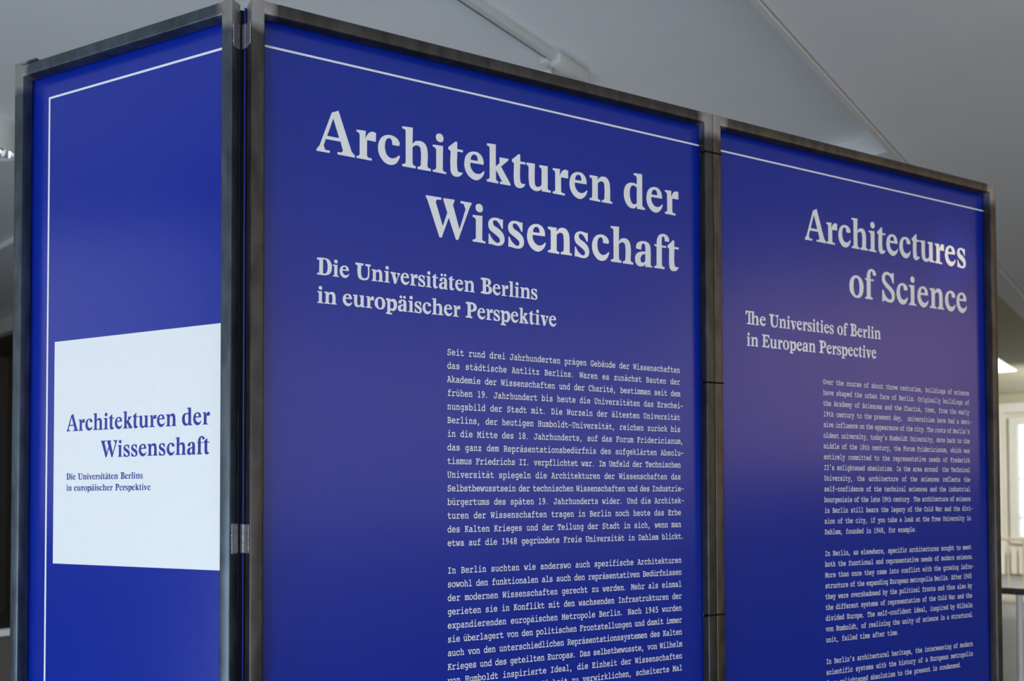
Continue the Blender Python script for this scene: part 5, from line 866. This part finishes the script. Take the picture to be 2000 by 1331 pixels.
# --- narrow frame hinged on the left, swung back; its local x runs towards the hinge side (0)
LROT = -R(50.16)
f1 = empty('poster_frame', (-0.03223, 0.01941, 0), LROT, 'narrow steel frame with blue panel and white title square, hinged on the left', 'display frame', 'hinged steel poster frames')
ST1 = steel('raw_steel_left', -WL, 0, (1.0, 1.22, 1.48))  # tint stands in for cool daylight reflected by this frame
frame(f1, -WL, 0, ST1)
s1 = sheet(f1, -WL + 0.001, -0.001)
bm = bmesh.new()
bx(bm, (-WL + 0.0005, -0.001, TOP), (-WL + 0.068, T + 0.001, TOP + 0.0055), 0.001, 1)
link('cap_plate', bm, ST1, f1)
P = Print()
P.quad(-0.5265, -0.002, 0.0692, 0.0738)
P.quad(-0.5265, -0.5216, 0.0738, TOP - 0.12)
P.build('border_line', M_PRINTW, s1)
P = Print()
P.quad(-0.5018, -0.003, 0.5965, 1.0635)
P.build('white_square', M_PRINTW, s1)
P = Print()


kx = 0.3905 / 0.8678
L1 = [.1264, .2057, .2498, .3005, .3666, .4009, .4377, .4891, .5486, .5842, .6494, .6931, .7449, .8379, .9017, .9543]
L2 = [.3511, .4559, .4924, .5394, .5856, .6369, .7050, .7507, .8011, .8678, .9226, .9605]
for t, xs, h in (('Architekturender', L1, 0.7876), ('Wissenschaft', L2, 0.8440)):
    for c, x in zip(t, xs):
        P.add(SEMI[c], -0.4631 + (x - .1264) * kx, h, 0.1 * kx, 0.0418)
    shift(P, 0)
    P.build('title_line', M_BLUE, s1)
    P = Print()
P = Print()
for t, a, b, h in (('Die', .4625, .4348, .8885), ('Universitäten', .4283, .3134, .8885), ('Berlins', .3061, .2453, .8885),
                   ('in', .4622, .4466, .9115), ('europäischer', .4396, .3283, .9115), ('Perspektive', .3209, .2245, .9115)):
    if t == 'in':
        shift(P, 0)
        P.build('subtitle_line', M_BLUE, s1)
        P = Print()
    word(P, t, -a, -b, h, 0.0163, LIGHT)
shift(P, 0)
P.build('subtitle_line', M_BLUE, s1)


# ---------------------------------------------------------------- hinges in the gap
def hinge(zc, hh, label):
    kx, ky = -0.0072, 0.0238
    e = empty('hinge', (kx, ky, zc - hh / 2), 0, label, 'hinge', 'welded hinges between the folded frames')
    # leaf on the wedge added to the middle frame's side
    bm = bmesh.new()
    prism(bm, [(-0.0002 - kx, 0.0022 - ky), (-0.0014 - kx, 0.0020 - ky), (-0.0062 - kx, 0.0232 - ky), (-0.0040 - kx, 0.0236 - ky)], 0, hh)
    link('hinge_leaf', bm, M_HINGE, e)
    # leaf on the left frame's side
    q = Matrix.Translation(Vector((-0.03223 - kx, 0.01941 - ky, 0))) @ Matrix.Rotation(LROT, 4, 'Z')
    bm = bmesh.new()
    bx(bm, (0.0002, 0.0045, -0.002), (0.0016, 0.0195, hh + 0.002), 0.0006, 1)
    bx(bm, (0.0002, 0.0190, 0), (0.0016, 0.0240, hh), 0.0003, 1)
    bmesh.ops.transform(bm, matrix=q, verts=bm.verts)
    link('hinge_leaf', bm, M_HINGE, e)
    bm = bmesh.new()
    prism(bm, [(-0.0138 - kx, 0.0332 - ky), (-0.0075 - kx, 0.0222 - ky), (-0.0065 - kx, 0.0229 - ky), (-0.0130 - kx, 0.0344 - ky)], 0, hh)
    link('hinge_leaf', bm, M_HINGE, e)
    for k in range(3):
        bm = bmesh.new()
        rod(bm, (0, 0, hh * k / 3 + 0.0005), (0, 0, hh * (k + 1) / 3 - 0.0005), 0.0019, 14)
        link('knuckle', bm, M_HINGE, e, smooth=True)
    for side in (0, 1):
        bm = bmesh.new()
        z = 0.002
        while z < hh - 0.002:
            r = 0.0006 + random.random() * 0.0006
            s = bmesh.ops.create_icosphere(bm, subdivisions=1, radius=r)
            c = Vector((-0.0012 - kx, 0.0022 - ky, z)) if side == 0 else q @ Vector((0.0007, 0.0044, z))
            bmesh.ops.scale(bm, vec=(1, 1, 1.7), space=Matrix.Identity(4), verts=s['verts'])
            bmesh.ops.translate(bm, vec=c, verts=s['verts'])
            z += 0.0022 + random.random() * 0.0022
        o = link('weld_bead', bm, M_WELD, e, smooth='all')
        o['kind'] = 'stuff'
    return e


hinge(TOP - 0.0634, 0.046, 'upper welded hinge in the gap beside the top corners of the frames')
hinge(TOP - 1.0022, 0.053, 'lower welded hinge in the gap level with the white title square')


# ---------------------------------------------------------------- cable ties binding the two coplanar frames
def tie(h, label):
    e = empty('cable_tie', (WM, 0, TOP - h), 0, label, 'cable tie', 'black cable ties round the paired uprights')
    bm = bmesh.new()
    w = 0.0018
    bx(bm, (-T - 0.0009, -0.0014, -w), (T + 0.0002, -0.0001, w), 0.0003, 1)
    bx(bm, (-T - 0.0012, -0.0014, -w), (-T - 0.0001, 0.0105, w), 0.0003, 1)
    link('strap', bm, M_MATT_BLACK, e)
    bm = bmesh.new()
    rod(bm, (-T - 0.0008, 0.0115, -0.001), (-T - 0.0034, 0.0115, -0.001), 0.0044, 20)
    link('head', bm, M_MATT_BLACK, e, smooth=True)
    bm = bmesh.new()
    rod(bm, (-T - 0.0002, 0.0138, -0.001), (-T - 0.0022, 0.0138, -0.001), 0.0046, 20)
    link('washer', bm, M_WELD, e, smooth=True)


tie(0.0950, 'top cable tie round the uprights of the two flush frames')
tie(0.6537, 'middle cable tie round the uprights of the two flush frames')
tie(1.2108, 'lowest visible cable tie round the uprights of the two flush frames')
